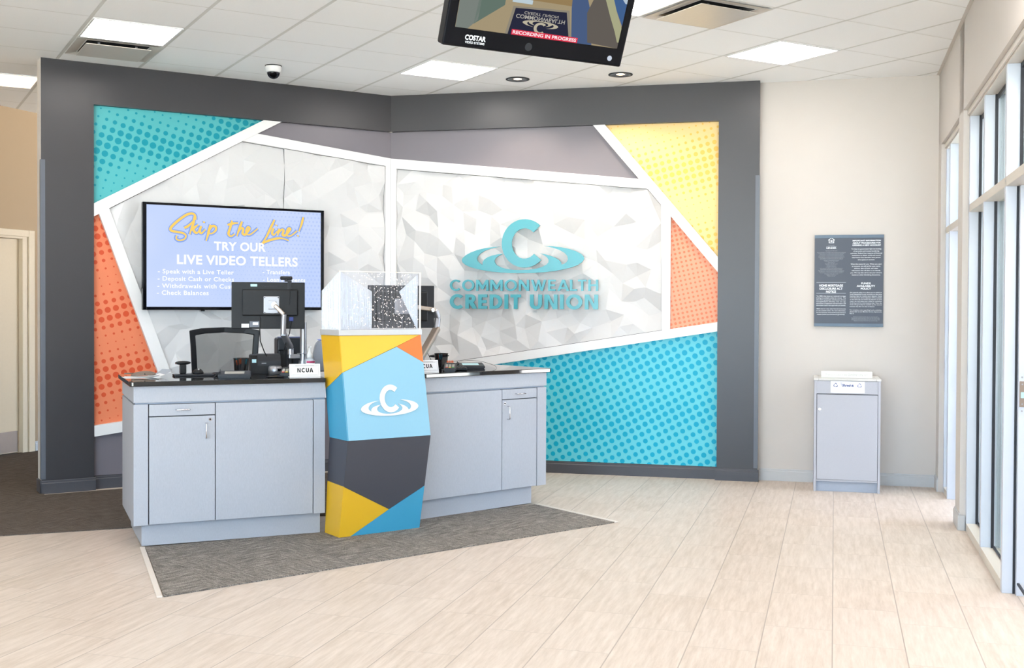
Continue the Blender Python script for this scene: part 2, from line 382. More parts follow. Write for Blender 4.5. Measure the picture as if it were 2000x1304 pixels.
# door_1 in hallway wall
d = MB().box(-.66, .275, .05, .09, .012, 2.075).build('door_1', plain('cream_door_paint', (200, 180, 150), .5)); place(d, HW, HA); struct(d)
fr = MB()
fr.box(.275, .36, .0, .13, 0, 2.12, .003); fr.box(-.74, -.66, .0, .13, 0, 2.12, .003); fr.box(-.66, .275, .0, .13, 2.078, 2.12, .003)
fr.box(.34, .415, -.018, 0, 0, 2.165, .004); fr.box(-.8, -.72, -.018, 0, 0, 2.165, .004); fr.box(-.72, .34, -.018, 0, 2.1, 2.165, .004)
fr.build('door_frame', plain('cream_frame_paint', (206, 188, 160), .5), d)
MB().box(-.64, .255, .046, .05, .02, .22, .001).build('kick_plate', M['hinge'], d)
hd = MB(); hd.cyl((-.6, .05, 1.0), .03, -.015, 20, axis='y'); hd.tube([(-.6, .03, 1.0), (-.6, -.0, 1.0), (-.52, -.01, 1.0)], .009); hd.build('door_handle', M['silver'], d)
# far hallway end and outer walls
struct(MB().box(-7.5, -7.35, -3.2, 4, 0, CEIL).build('wall_far_left', M['wall']))
struct(MB().box(-7.5, 6.5, 14.8, 14.95, 0, CEIL).build('wall_far_end', M['hall']))
bw = MB(); bw.box(-7.5, 6.5, -3.2, -3.05, 0, .25); bw.box(-7.5, 6.5, -3.2, -3.05, 3.1, CEIL)
for x in (-7.5, -4.9, -2.3, .3, 2.9, 5.5): bw.box(x, x+.18, -3.2, -3.05, .25, 3.1)
struct(bw.build('wall_front', M['frame']))
for i in range(5): struct(MB().box(-7.32+i*2.6, -4.9+i*2.6, -3.13, -3.12, .25, 3.1).build('window_%d' % (i+5), M['glass']))

# ------------------------------------------------------------------ window wall (local: x = toward camera-away distance along wall 'a', y = e depth from wall surface)
# frame: local x axis = D1 (away), local y axis = E1*-1 ... use matrix with rotation so x->D1 ; y -> left of D1 ; so depth to the right is negative y
WR = math.atan2(D1.y, D1.x); WO = E1*.795
def wbox(m, a0, a1, e0, e1, z0, z1, bev=0.): return m.box(a0, a1, -e1, -e0, z0, z1, bev)
wr = MB()
wbox(wr, 9.47, 9.9, 0, .2, 0, CEIL); wbox(wr, 7.886, 8.16, 0, .2, 0, CEIL); wbox(wr, 7.886-8, 9.9, 0, .2, 2.735, CEIL)
wbox(wr, -2, 3.2, 0, .2, 0, 2.735)
struct(place(wr.build('wall_right', M['wall']), WO, WR))
def rbase(name, a0, a1, e0=0., h=.1):
    m = MB(); wbox(m, a0, a1, e0-.012, e0+.0, 0, h, .002); wbox(m, a0, a1, e0-.005, e0, h, h+.012, .001); return struct(place(m.build(name, M['base_light']), WO, WR))
rbase('baseboard_right', 9.47, 9.70); rbase('baseboard_pier', 7.874, 8.165)
m = MB(); wbox(m, 7.874, 7.886, 0, .033, 0, .1, .002); struct(place(m.build('baseboard_pier_end', M['base_light']), WO, WR))
FE = .036     # frame face depth behind wall surface
def bay(n, a_near, a_far, mull, sill_to, gl):
    """a_far: far jamb, mull: list of mullion positions (near face), gl: list of glazed bays lower"""
    f = MB()
    D = .075
    # head, rail
    wbox(f, a_near, a_far, FE, FE+.14, 2.69, 2.735); wbox(f, a_near, a_far, FE, FE+.14, 2.07, 2.12)
    return f
def frame_piece(parent, name, a0, a1, e0, e1, z0, z1, mat): m = MB(); wbox(m, a0, a1, e0, e1, z0, z1, .002); return m.build(name, mat, parent)
def mullion(parent, a, depth=.055, w=.05, z1=2.69, back=.14):
    frame_piece(parent, 'mullion', a, a+w, FE, FE+back, 0, z1, M['frame'])
    frame_piece(parent, 'gasket', a-.012, a-.001, FE+depth, FE+depth+.016, .05, z1, M['gasket'])
def glazing(parent, a0, a1, z0, z1, e=.115):
    m = MB(); wbox(m, a0, a1, e, e+.006, z0, z1); m.build('glass_pane', M['glass'], parent)
w1 = struct(place(MB().box(5.25, 7.885, -(FE+.14), -FE, 2.69, 2.734, .002).build('window_1', M['frame_side']), WO, WR))
frame_piece(w1, 'transom_rail', 5.25, 7.885, FE, FE+.14, 2.07, 2.12, M['frame_side'])
frame_piece(w1, 'window_sill', 6.26, 7.885, FE, FE+.14, .0, .055, M['frame_side'])
mullion(w1, 7.835); mullion(w1, 7.09); mullion(w1, 6.21, .062)
glazing(w1, 7.14, 7.835, .055, 2.07); glazing(w1, 6.26, 7.09, .055, 2.07)
for a, b_ in ((7.14, 7.835), (6.26, 7.09), (5.3, 6.21)): glazing(w1, a, b_, 2.12, 2.69)
frame_piece(w1, 'gasket', 5.3, 7.835, .1, .113, .056, .066, M['gasket']); frame_piece(w1, 'gasket', 5.3, 7.835, .1, .113, 2.665, 2.689, M['gasket'])
# office door jamb with strike plate
frame_piece(w1, 'door_jamb', 6.165, 6.209, FE+.062, FE+.2, 0, 2.07, M['frame'])
frame_piece(w1, 'door_gasket', 6.205, 6.209, FE+.050, FE+.061, 0, 2.07, M['gasket'])
sp_ = frame_piece(w1, 'strike_plate', 6.16, 6.164, FE+.066, FE+.115, .955, 1.085, M['hinge'])
frame_piece(sp_, 'latch_hole', 6.158, 6.1598, FE+.072, FE+.088, 1.0, 1.03, M['lblue'])
for zz in (.935, 1.105):
    m = MB(); m.cyl((6.163, -(FE+.078), zz), .0045, -.002, 12, axis='x'); m.build('screw', M['silver'], w1)
for zz in (.97, 1.07):
    m = MB(); m.cyl((6.1596, -(FE+.079), zz), .004, -.001, 12, axis='x'); m.build('screw', M['silver'], sp_)
w2 = struct(place(MB().box(8.16, 9.47, -(FE+.14), -FE, 2.69, 2.734, .002).build('window_2', M['frame_side']), WO, WR))
frame_piece(w2, 'transom_rail', 8.16, 9.47, FE, FE+.14, 2.03, 2.08, M['frame_side'])
mullion(w2, 9.42, .03); mullion(w2, 9.13, .07); frame_piece(w2, 'window_sill', 9.18, 9.42, FE, FE+.14, 0, .05, M['frame_side'])
glazing(w2, 9.18, 9.42, .05, 2.03); glazing(w2, 8.21, 9.13, 2.08, 2.69); glazing(w2, 9.18, 9.42, 2.08, 2.69)
m = MB(); wbox(m, 8.161, 8.21, FE, FE+.14, 0, 2.69, .002); m.build('door_jamb', M['frame'], w2)
# drywall corner bead strip above openings
for nm, a0, a1 in (('trim_2', 5.2, 7.885), ('trim_3', 8.16, 9.47)):
    m = MB(); wbox(m, a0, a1, FE-.012, FE, 2.7, 2.735, .002); struct(place(m.build(nm, M['frame_side']), WO, WR))
# perimeter ceiling angle
m = MB(); wbox(m, -2, 9.7, -.022, 0, CEIL-.004, CEIL-.0005); struct(place(m.build('trim_4', M['frame_side']), WO, WR))
# office behind the windows: pale walls, exterior window, and unseen lights added to brighten the frames
of = MB()
wbox(of, 2.5, 7.3, 3.4, 3.5, 0, CEIL); wbox(of, 7.3, 9.8, 3.4, 3.5, 0, .3); wbox(of, 7.3, 9.8, 3.4, 3.5, 3.0, CEIL)
for a in (8.5, 9.6): wbox(of, a, a+.2, 3.4, 3.5, .3, 3.0)
struct(place(of.build('wall_office', plain('office_wall_paint', (224, 230, 236), .7)), WO, WR))
m = MB(); wbox(m, 9.8, 9.9, .2, 3.5, 0, CEIL); wbox(m, 2.4, 2.5, .2, 3.5, 0, CEIL); wbox(m, 8.02, 8.1, .2, 3.4, 0, CEIL)
struct(place(m.build('wall_office_side', plain('office_side_paint', (240, 242, 244), .7)), WO, WR))
m = MB(); wbox(m, 2.5, 8.02, .17, 3.4, 0, .012); struct(place(m.build('floor_office', M['carpet']), WO, WR))

# ------------------------------------------------------------------ carpets and edging
LA = Vector((-2.235, 6.67, 0)); LR_ = R(23.6); RA = Vector((.255, 8.30, 0)); RR = R(40.75)
c1 = MB().prism([(-2.179, 6.713), (-1.722, 5.586), (.689, 7.554), (.17, 8.225), (-.6, 7.7), (-1.2, 7.2)], .0005, .007).build('front_carpet', M['carpet'])
tag(c1, 'grey patterned carpet wedge in front of the teller counters', 'carpet')
hp = [(-6.6, 5.737), (-2.469, 7.31), (-2.1, 7.45), (-1.1, 7.9), (-.3, 8.45), (.02, 8.8), (-1.12, 10.07), (-3.55, 8.6), (-3.66, 8.77), (-3.2, 14.7), (-3.5, 14.7), (-4.9, 10.75)]
c2 = MB().prism([(-6.7, 5.70), (-2.469, 7.31), (-1.1, 7.83), (-.35, 8.35), (.02, 8.62), (-1.08, 10.05), (-3.54, 8.55), (-3.66, 8.75), (-3.5, 8.95), (-1.5, 12), (-1.5, 14.7), (-3.2, 14.7), (-4.875, 10.72)], .0005, .006).build('floor_hall', M['carpet_hall'])
struct(c2)
def strip(a, b, w, name, lab):
    a = Vector(a); b = Vector(b); d_ = (b-a); L_ = d_.length; m = MB().box(0, L_, -w/2, w/2, 0.0005, .0105, .002)
    o = m.build(name, M['edge_strip']); place(o, (a.x, a.y, 0), math.atan2(d_.y, d_.x)); return struct(o)
M['edge_strip'] = plain('beige_edging', (214, 204, 194), .45)
strip((-2.196, 6.707), (-1.740, 5.576), .028, 'trim_5', 'pale edging strip along the left end of the front carpet wedge')
strip((.187, 8.229), (.708, 7.560), .028, 'trim_6', 'pale edging strip along the right end of the front carpet wedge')

# ------------------------------------------------------------------ mural panels, bands
def panel(name, rz, pts, y0, y1, mat, label, cat='wall panel'):
    o = MB().prism(pts, y0, y1, 'y').build(name, mat); place(o, CORN, rz); return tag(o, label, cat)
PF, PB = REC-.006, REC-.0005
panel('dotted_wall_panel', A0, [(-2.539, 3.002), (-1.14, 3.002), (-2.539, 2.2)], PF, PB, M['d_ul'], 'teal dotted triangular panel in the top left of the feature wall')
panel('dotted_wall_panel', A0, [(-2.539, 2.2), (-2.47, 2.2), (-1.86, .5), (-2.539, .45)], PF, PB, M['d_ol'], 'orange dotted panel left of the wall television')
panel('dotted_wall_panel', A1, [(1.9, 3.002), (2.887, 3.002), (2.887, 1.83)], PF, PB, M['d_ye'], 'yellow dotted triangular panel in the top right of the feature wall')
panel('dotted_wall_panel', A1, [(2.45, 2.26), (2.887, 1.76), (2.887, 1.29), (2.45, 1.23)], PF, PB, M['d_or'], 'small orange dotted triangular panel right of the teal wall lettering')
panel('dotted_wall_panel', A1, [(2.887, 1.27), (-.018, .84), (-.018, .106), (2.887, .106)], PF, PB, M['d_lr'], 'large turquoise dotted panel along the bottom right of the feature wall')
panel('grey_wall_panel', A0, [(-1.04, 3.002), (.018, 3.002), (.018, 2.72), (-1.26, 2.85)], PF, PB, M['panelgrey'], 'narrow grey panel above the television near the wall corner')
panel('grey_wall_panel', A1, [(-.018, 3.002), (1.84, 3.002), (2.24, 2.5), (-.018, 2.72)], PF, PB, M['panelgrey'], 'long plum-grey panel above the teal wall lettering')
panel('grey_wall_panel', A0, [(-2.539, .45), (-2.3, .48), (.018, .7), (.018, .106), (-2.539, .106)], PF, PB, M['panelgrey'], 'dark grey panel low on the wall behind the left counter')
BF = .004
def band(pts, rz, label): return panel('white_wall_band', rz, pts, BF, PF-.0005, M['white'], label, 'wall band')
band([(-2.539, 2.235), (-1.173, 3.002), (-1.018, 3.002), (-1.226, 2.885), (-1.352, 2.814), (-2.425, 2.202), (-2.5, 2.156), (-2.539, 2.135)], A0, 'white diagonal band below the teal dotted triangle')
band([(-2.4995, 2.1555), (-2.4255, 2.2015), (-1.957, .93), (-1.829, .583), (-1.935, .57), (-2.055, .93)], A0, 'white slanted band right of the left orange dotted panel')
band([(-1.2255, 2.8845), (.001, 2.764), (.001, .80), (-.05, .80), (-.05, 2.695), (-1.351, 2.8135)], A0, 'white band running right to the wall corner above the television')
band([(-2.539, .502), (-1.935, .569), (-1.828, .582), (-.0515, .80), (-.0515, .715), (-2.539, .416)], A0, 'white low band mostly hidden behind the left counter')
band([(-.001, 2.764), (2.2205, 2.534), (2.2965, 2.4475), (.048, 2.672), (.048, .78), (-.001, .774)], A1, 'white band above the teal wall lettering, right of the corner')
band([(1.824, 3.002), (1.928, 3.002), (2.887, 1.868), (2.887, 1.742), (2.493, 2.213), (2.4105, 2.3105), (2.297, 2.447), (2.221, 2.534)], A1, 'white diagonal band below the yellow dotted triangle')
band([(2.4105, 2.3095), (2.4925, 2.2125), (2.4925, 1.262), (2.4255, 1.2505)], A1, 'white vertical band left of the small orange dotted triangle')
band([(2.887, 1.322), (2.4935, 1.2615), (2.426, 1.250), (.71, .974), (.0485, .868), (.0485, .787), (.98, .94), (2.887, 1.245)], A1, 'white rising band above the large turquoise dotted panel')

def relief(name, rz, pts, label, seed, cell=.135, amp=.037, seams=()):
    """faceted white relief board: jittered points, Delaunay facets, random heights; lower facets sit on the backing"""
    rnd = random.Random(seed); n = len(pts); vs = [Vector(p) for p in pts]; hts = []
    # resample the boundary
    bp = []
    for i in range(n):
        a, b_ = vs[i], vs[(i+1) % n]; k = max(1, int((b_-a).length/cell))
        bp += [a.lerp(b_, j/k) for j in range(k)]
    N = len(bp); edges = [(i, (i+1) % N) for i in range(N)]
    def inside(p):
        c = False
        for i in range(n):
            a, b_ = vs[i], vs[(i+1) % n]
            if (a.y > p.y) != (b_.y > p.y) and p.x < (b_.x-a.x)*(p.y-a.y)/(b_.y-a.y)+a.x: c = not c
        return c
    def far(p):
        for i in range(n):
            a, b_ = vs[i], vs[(i+1) % n]; t = max(0, min(1, (p-a).dot(b_-a)/(b_-a).length_squared))
            if (p-a.lerp(b_, t)).length < cell*.33: return False
        return True
    x0, x1 = min(p.x for p in vs), max(p.x for p in vs); y0, y1 = min(p.y for p in vs), max(p.y for p in vs)
    ip = []; ang = rnd.uniform(.3, .7); ca, sa = math.cos(ang), math.sin(ang); K = int((x1-x0+y1-y0)/cell)+3
    for i in range(-K, K):
        for j in range(-K, K):
            u, v = (i+(j % 2)*.5+rnd.uniform(-.3, .3))*cell, (j+rnd.uniform(-.3, .3))*cell*.87
            p = Vector((x0+u*ca-v*sa, y0+u*sa+v*ca))
            if inside(p) and far(p): ip.append(p)
    allp = bp+ip
    out = delaunay_2d_cdt(allp, edges, [list(range(N))], 1, 1e-6)
    ov, oe, of_ = out[0], out[1], out[2]
    m = MB(); hv = []
    for p in ov:
        hv.append(rnd.choice((0, .08, .2, .5, .8, .92, 1.))*amp)
    # flatten some neighbouring facets into kites by pairing heights
    top = [m.bm.verts.new((p.x, PB-.004-hv[i], p.y)) for i, p in enumerate(ov)]
    for f in of_:
        try: m.bm.faces.new([top[i] for i in f])
        except ValueError: pass
    # dissolve nearly coplanar edges so facets become larger polygons
    for e in [e for e in m.bm.edges if len(e.link_faces) == 1]:
        a, b_ = e.verts; q = [m.bm.verts.new((v.co.x, PB-.002, v.co.z)) for v in (b_, a)]; m.bm.faces.new((a, b_, q[0], q[1]))
    bmesh.ops.dissolve_limit(m.bm, angle_limit=R(6), verts=[], edges=m.bm.edges[:])
    back = m.prism([tuple(p) for p in pts], PB-.006, PB, 'y')
    o = m.build(name, M['relief'], recalc=False); place(o, CORN, rz)
    return tag(o, label, 'wall panel')
ins = .0
relief('faceted_wall_panel', A0, [(-2.424, 2.196), (-1.353, 2.81), (-.99, 2.777), (-.99, .675), (-1.826, .586), (-1.957, .93)], 'white faceted relief panel behind the television, left of the seam', 3)
relief('faceted_wall_panel', A0, [(-.985, 2.776), (-.053, 2.692), (-.053, .797), (-.985, .676)], 'white faceted relief panel between the television seam and wall corner', 5)
relief('faceted_wall_panel', A1, [(.05, 2.668), (2.294, 2.4445), (2.408, 2.309), (2.423, 1.2525), (.71, .978), (.05, .87)], 'white faceted relief panel behind the teal lettering', 11)

# corner guards
g = MB().prism([(0, 0), (.032, 0), (.032, -.003), (-.003, -.003), (-.003, .032), (0, .032)], .112, 2.55, 'z')
tag(place(g.build('corner_guard', M['guard']), on(A0, CORN, -2.927, -.001), A0), 'dark grey corner guard on the left end of the feature wall', 'corner guard')
g = MB().prism([(0, 0), (-.032, 0), (-.032, -.003), (.003, -.003), (.003, .032), (0, .032)], .112, 2.54, 'z')
tag(place(g.build('corner_guard', M['guard']), on(A1, CORN, 3.223, -.001), A1), 'grey corner guard on the right end of the feature wall', 'corner guard')

# ------------------------------------------------------------------ wall logo
SW = [(650, 440), (560, 447), (480, 458), (400, 476), (330, 502), (275, 532), (243, 560), (232, 585), (242, 612), (275, 638), (330, 662), (400, 682), (480, 698), (560, 710), (650, 719), (760, 725), (880, 727), (1000, 725), (1110, 718), (1210, 707), (1300, 691), (1390, 669), (1460, 644), (1508, 612), (1530, 578), (1520, 548), (1490, 520), (1440, 494), (1370, 471), (1290, 454), (1200, 443), (1110, 438),
      (1200, 457), (1270, 481), (1325, 512), (1355, 545), (1363, 580), (1350, 610), (1325, 628), (1295, 637), (1288, 612), (1265, 586), (1225, 562), (1180, 543), (1125, 527), (1065, 515),
      (1105, 532), (1140, 556), (1160, 585), (1160, 610), (1140, 636), (1095, 660), (1030, 679), (950, 690), (875, 693), (790, 691), (710, 680), (650, 662), (608, 640), (587, 612), (585, 588), (600, 562), (635, 538), (682, 516),
      (620, 524), (560, 537), (510, 556), (475, 580), (458, 607), (458, 637), (425, 618), (402, 595), (395, 570), (405, 542), (435, 512), (480, 485), (540, 463)]
def emblem(fx, y, thick):
    """returns (letter mesh builder, ripple mesh builder); fx maps drawing px to (x,z)"""
    c_ = []
    n = 40
    for i in range(n+1):
        a = R(47.5)+(R(360-43.3)-R(47.5))*i/n; c_.append((905+242*math.cos(a), 410-258*math.sin(a)))
    for i in range(n+1):
        a = R(360-43.3)-(R(360-43.3)-R(47.5))*i/n; c_.append((905+137*math.cos(a), 411-161*math.sin(a)))
    def solid(p):
        pp = [Vector(fx(*q)) for q in p]; N = len(pp)
        o = delaunay_2d_cdt(pp, [(i, (i+1) % N) for i in range(N)], [list(range(N))], 1, 1e-7); m = MB()
        vf = [m.bm.verts.new((p.x, y-thick, p.y)) for p in o[0]]; vb = [m.bm.verts.new((p.x, y, p.y)) for p in o[0]]
        for f in o[2]: m.bm.faces.new([vf[i] for i in f]); m.bm.faces.new([vb[i] for i in reversed(f)])
        for e in o[1]:
            k = sum(1 for f in o[2] for i in range(len(f)) if {f[i], f[(i+1) % len(f)]} == set(e))
            if k == 1: m.bm.faces.new([vf[e[0]], vf[e[1]], vb[e[1]], vb[e[0]]])
        return m
    return solid(c_), solid(SW)
wl = thing('wall_lettering', 'teal COMMONWEALTH CREDIT UNION lettering and emblem on the white relief wall', 'wall sign', CORN, A1)
fx = lambda X, Y: (.56+(X-95)*.000838, 2.202-(Y-152)*.000813)
a_, b_ = emblem(fx, -.022, .022); a_.build('emblem_letter', M['teal'], wl); b_.build('emblem_ripple', M['teal'], wl)
def glyph(ch, t):
    """geometric sans capitals, height 1: (width, list of outlines)"""
    def arc(cx, cz, rx, rz, a0, a1, n=26, th=t, ty=None):
        ty = ty or th*.92; o = [(cx+rx*math.cos(R(a0+(a1-a0)*i/n)), cz+rz*math.sin(R(a0+(a1-a0)*i/n))) for i in range(n+1)]
        return o+[(cx+(rx-th)*math.cos(R(a1+(a0-a1)*i/n)), cz+(rz-ty)*math.sin(R(a1+(a0-a1)*i/n))) for i in range(n+1)]
    g = t*.9
    if ch == 'I': return t, [[(0, 0), (t, 0), (t, 1), (0, 1)]]
    if ch == 'L': return .56, [[(0, 0), (.56, 0), (.56, g), (t, g), (t, 1), (0, 1)]]
    if ch == 'E': return .58, [[(0, 0), (.58, 0), (.58, g), (t, g), (t, .5-g/2), (.53, .5-g/2), (.53, .5+g/2), (t, .5+g/2), (t, 1-g), (.58, 1-g), (.58, 1), (0, 1)]]
    if ch == 'T': w = .66; return w, [[(w/2-t/2, 0), (w/2+t/2, 0), (w/2+t/2, 1-g), (w, 1-g), (w, 1), (0, 1), (0, 1-g), (w/2-t/2, 1-g)]]
    if ch == 'H': w = .76; return w, [[(0, 0), (t, 0), (t, .5-g/2), (w-t, .5-g/2), (w-t, 0), (w, 0), (w, 1), (w-t, 1), (w-t, .5+g/2), (t, .5+g/2), (t, 1), (0, 1)]]
    if ch == 'N': w = .82; return w, [[(0, 0), (t, 0), (t, .66), (w-t*1.15, 0), (w, 0), (w, 1), (w-t, 1), (w-t, .34), (t*1.15, 1), (0, 1)]]
    if ch == 'M': w = 1.0; return w, [[(0, 0), (t, 0), (t, .62), (w/2-t*.4, .14), (w/2+t*.4, .14), (w-t, .62), (w-t, 0), (w, 0), (w, 1), (w-t*1.1, 1), (w/2, .46), (t*1.1, 1), (0, 1)]]
    if ch == 'W': w = 1.22; return w, [[(0, 1), (t*1.08, 1), (.30*w, .33), (.445*w, 1), (.555*w, 1), (.70*w, .33), (w-t*1.08, 1), (w, 1), (.765*w, 0), (.635*w, 0), (.5*w, .62), (.365*w, 0), (.235*w, 0)]]
    if ch == 'A': w = .92; return w, [[(0, 0), (t*1.12, 0), (w/2, .74), (w-t*1.12, 0), (w, 0), (w/2+t*.56, 1), (w/2-t*.56, 1)], [(w*.27, .19), (w*.73, .19), (w*.66, .19+g*.85), (w*.34, .19+g*.85)]]
    if ch == 'O': w = 1.0; return w, [arc(.5, .5, .5, .515, 90, 270), arc(.5, .5, .5, .515, -90, 90)]
    if ch == 'C': return .86, [arc(.5, .5, .5, .515, 46, 314, 40)]
    if ch == 'U': w = .76; return w, [arc(w/2, .37, w/2, .385, 180, 360), [(0, .37), (t, .37), (t, 1), (0, 1)], [(w-t, .37), (w, .37), (w, 1), (w-t, 1)]]
    if ch == 'D': w = .80; return w, [[(0, 0), (t, 0), (t, 1), (0, 1)], [(t, 0), (.32, 0), (.32, g), (t, g)], [(t, 1-g), (.32, 1-g), (.32, 1), (t, 1)], arc(.32, .5, .48, .5, -90, 90)]
    if ch == 'R': w = .68; return w, [[(0, 0), (t, 0), (t, 1), (0, 1)], [(t, .41), (.36, .41), (.36, .41+g), (t, .41+g)], [(t, 1-g), (.36, 1-g), (.36, 1), (t, 1)], arc(.36, .705, .29, .295, -90, 90), [(.22, .42), (.48, 0), (.48+t*1.2, 0), (.22+t*1.3, .45)]]
def glyph_mesh(m, ch, t, x, z, sx, sz, y, ext):
    for o_ in glyph(ch, t)[1]: m.prism([(x+p[0]*sx, z+p[1]*sz) for p in o_], y-ext, y, 'y')
def letters(txt, x0, x1, z0, z1, y, ext, parent, bold, mat, gap=.11, space=.42):
    cur = 0.; info = []
    for ch in txt:
        if ch == ' ': cur += space; continue
        w = glyph(ch, bold)[0]; g_ = gap*(.45 if ch in 'AL' else 1); info.append((ch, cur)); cur += w+g_
    k = (x1-x0)/(cur-g_)
    for ch, c0 in info: m = MB(); glyph_mesh(m, ch, bold, x0+c0*k, z0, k, z1-z0, y, ext); m.build('letter', mat, parent)
letters('COMMONWEALTH', .56, 1.882, 1.582, 1.679, -.005, .020, wl, .18, M['teal'], .15)
letters('CREDIT UNION', .56, 1.882, 1.424, 1.551, -.005, .020, wl, .235, M['teal'], .15, .42)
# small stand-off pegs behind the emblem and letters (hidden fixings reach the relief)
for X, Zz in ((.72, 1.86), (1.7, 1.86), (1.22, 1.745), (1.05, 1.98), (1.2, 2.17)): MB().cyl((X, -.0215, Zz), .005, .05, 8, axis='y').build('standoff_pin', M['silver'], wl)

# ------------------------------------------------------------------ television
tv = thing('wall_television', 'large flat television on the wall showing yellow Skip the Line! message', 'television', CORN, A0)
TX0, TX1, TZ0, TZ1 = -2.184, -.662, 1.408, 2.262; SX0, SX1, SZ0, SZ1 = -2.155, -.69, 1.432, 2.243; TY = -.062
m = MB().box(TX0, TX1, TY+.004, -.02, TZ0, TZ1, .004); m.build('television_body', M['blackgloss'], tv)
m = MB()
for a in ((TX0, SX0, TZ0, TZ1), (SX1, TX1, TZ0, TZ1), (SX0, SX1, TZ0, SZ0), (SX0, SX1, SZ1, TZ1)): m.box(a[0], a[1], TY-.004, TY+.006, a[2], a[3], .0015)
m.build('bezel', M['blackgloss'], tv)
MB().box(-1.70, -1.10, -.02, .045, 1.6, 2.0).build('wall_bracket', M['black'], tv)
MB().box(-1.72, -1.69, TY, TY+.02, TZ0-.012, TZ0, .003).build('sensor', M['black'], tv)
def tv_screen():
    t = NT('television_picture'); tc = t.n('ShaderNodeTexCoord'); sp = t.n('ShaderNodeSeparateXYZ'); t.l(tc.outputs['Object'], sp.inputs[0]); x, z = sp.outputs[0], sp.outputs[2]
    X = t.math('DIVIDE', x, .033); Z = t.math('DIVIDE', z, .033)
    X2 = t.math('ADD', X, t.math('MULTIPLY', t.math('MODULO', t.math('FLOOR', Z), 2.), .5))
    fx_ = t.math('SUBTRACT', t.math('SUBTRACT', X2, t.math('FLOOR', X2)), .5); fz = t.math('SUBTRACT', t.math('SUBTRACT', Z, t.math('FLOOR', Z)), .5)
    dd = t.math('SQRT', t.math('ADD', t.math('MULTIPLY', fx_, fx_), t.math('MULTIPLY', fz, fz)))
    u = t.math('ADD', t.math('MULTIPLY', x, 1.), 2.2); rad = t.math('MULTIPLY', u, .2)
    cl = t.n('ShaderNodeClamp'); t.l(t.math('MULTIPLY', t.math('SUBTRACT', rad, dd), 18.), cl.inputs[0])
    n = t.noise(tc.outputs['Object'], 1.6, 2)
    base_ = t.mix(n, srgb((176, 202, 255)), srgb((222, 232, 255))); c_ = t.mix(t.math('MULTIPLY', cl.outputs[0], .35), base_, srgb((160, 184, 246)))
    e = t.n('ShaderNodeEmission'); t.l(c_, e.inputs[0]); e.inputs[1].default_value = 1.0*DISP; t.l(e.outputs[0], t.o.inputs[0]); return t.m
MB().box(SX0, SX1, TY, TY+.003, SZ0, SZ1).build('screen', tv_screen(), tv)
def S(X, Y):      # drawing px on the television picture to wall coordinates
    fx_ = (X-80)/(1908-80); top = 75+85*fx_; bot = 1143+5*fx_; fy = (Y-top)/(bot-top); return SX0+fx_*(SX1-SX0), SZ1-fy*(SZ1-SZ0)
M['tvwhite'] = emit('television_white_text', (250, 252, 255), 1.12*DISP); M['tvyellow'] = emit('television_yellow_script', (255, 214, 110), 1.02*DISP); M['tvhalo'] = emit('television_halo', (150, 180, 245), .95*DISP)
def stroke(m, pts, w, y, taper=True):
    P_ = [Vector(S(*p)) for p in pts]; Q = []
    for i in range(len(P_)-1):
        p0, p1, p2, p3 = P_[max(i-1, 0)], P_[i], P_[i+1], P_[min(i+2, len(P_)-1)]
        for k in range(6):
            t = k/6; Q.append(.5*((2*p1)+(p2-p0)*t+(2*p0-5*p1+4*p2-p3)*t*t+(3*p1-p0-3*p2+p3)*t**3))
    Q.append(P_[-1]); L_, R2 = [], []
    for i, q in enumerate(Q):
        d_ = (Q[min(i+1, len(Q)-1)]-Q[max(i-1, 0)]).normalized(); nn = Vector((-d_.y, d_.x)); f = i/(len(Q)-1)
        ww = w*(.55+.45*math.sin(math.pi*min(1, f*1.15+.1))) if taper else w
        L_.append(q+nn*ww/2); R2.append(q-nn*ww/2)
    vs = [(p.x, y, p.y) for p in L_]+[(p.x, y, p.y) for p in R2]; k = len(L_)
    m._add(vs, [(i, i+1, k+i+1, k+i) for i in range(k-1)])
STR = [[(565, 235), (560, 190), (530, 170), (480, 180), (420, 220), (350, 280), (315, 325), (325, 350), (380, 362), (440, 375), (468, 402), (450, 438), (400, 450), (370, 430), (378, 400)],
       [(556, 190), (545, 260), (522, 330), (506, 388)], [(450, 320), (490, 300), (545, 245)], [(520, 345), (560, 310), (592, 285)], [(538, 328), (555, 360), (580, 372), (605, 340)],
       [(622, 300), (606, 350), (625, 375), (665, 335)], [(652, 252), (648, 268)], [(716, 285), (700, 350), (685, 410), (672, 455)], [(705, 340), (735, 300), (770, 310), (770, 345), (735, 375), (705, 378)],
       [(940, 242), (920, 320), (902, 380), (930, 406), (968, 380)], [(893, 288), (950, 272), (1005, 268)], [(1045, 250), (1012, 340), (990, 405)], [(1000, 365), (1035, 322), (1058, 330), (1050, 375), (1078, 388), (1100, 360), (1125, 325), (1105, 310), (1085, 350), (1098, 386), (1140, 382), (1212, 325)],
       [(1392, 233), (1350, 320), (1300, 420), (1252, 485)], [(1243, 487), (1330, 450), (1420, 428), (1490, 430), (1548, 450)], [(1382, 320), (1366, 370), (1388, 390), (1425, 350)], [(1414, 284), (1410, 298)],
       [(1445, 325), (1425, 398)], [(1432, 372), (1470, 335), (1492, 345), (1480, 388), (1510, 395), (1545, 360), (1568, 330), (1545, 322), (1525, 360), (1533, 398), (1575, 398), (1642, 348)], [(1710, 205), (1690, 280), (1662, 355)], [(1652, 395), (1649, 408)]]
for grp_ in (STR[:9], STR[9:13], STR[13:]):
    m = MB(); [stroke(m, s_, .021, TY-.0012) for s_ in grp_]; m.build('script_word', M['tvyellow'], tv, recalc=False)
    m = MB(); [stroke(m, s_, .034, TY-.0006, False) for s_ in grp_]; m.build('word_shadow', M['tvhalo'], tv, recalc=False)
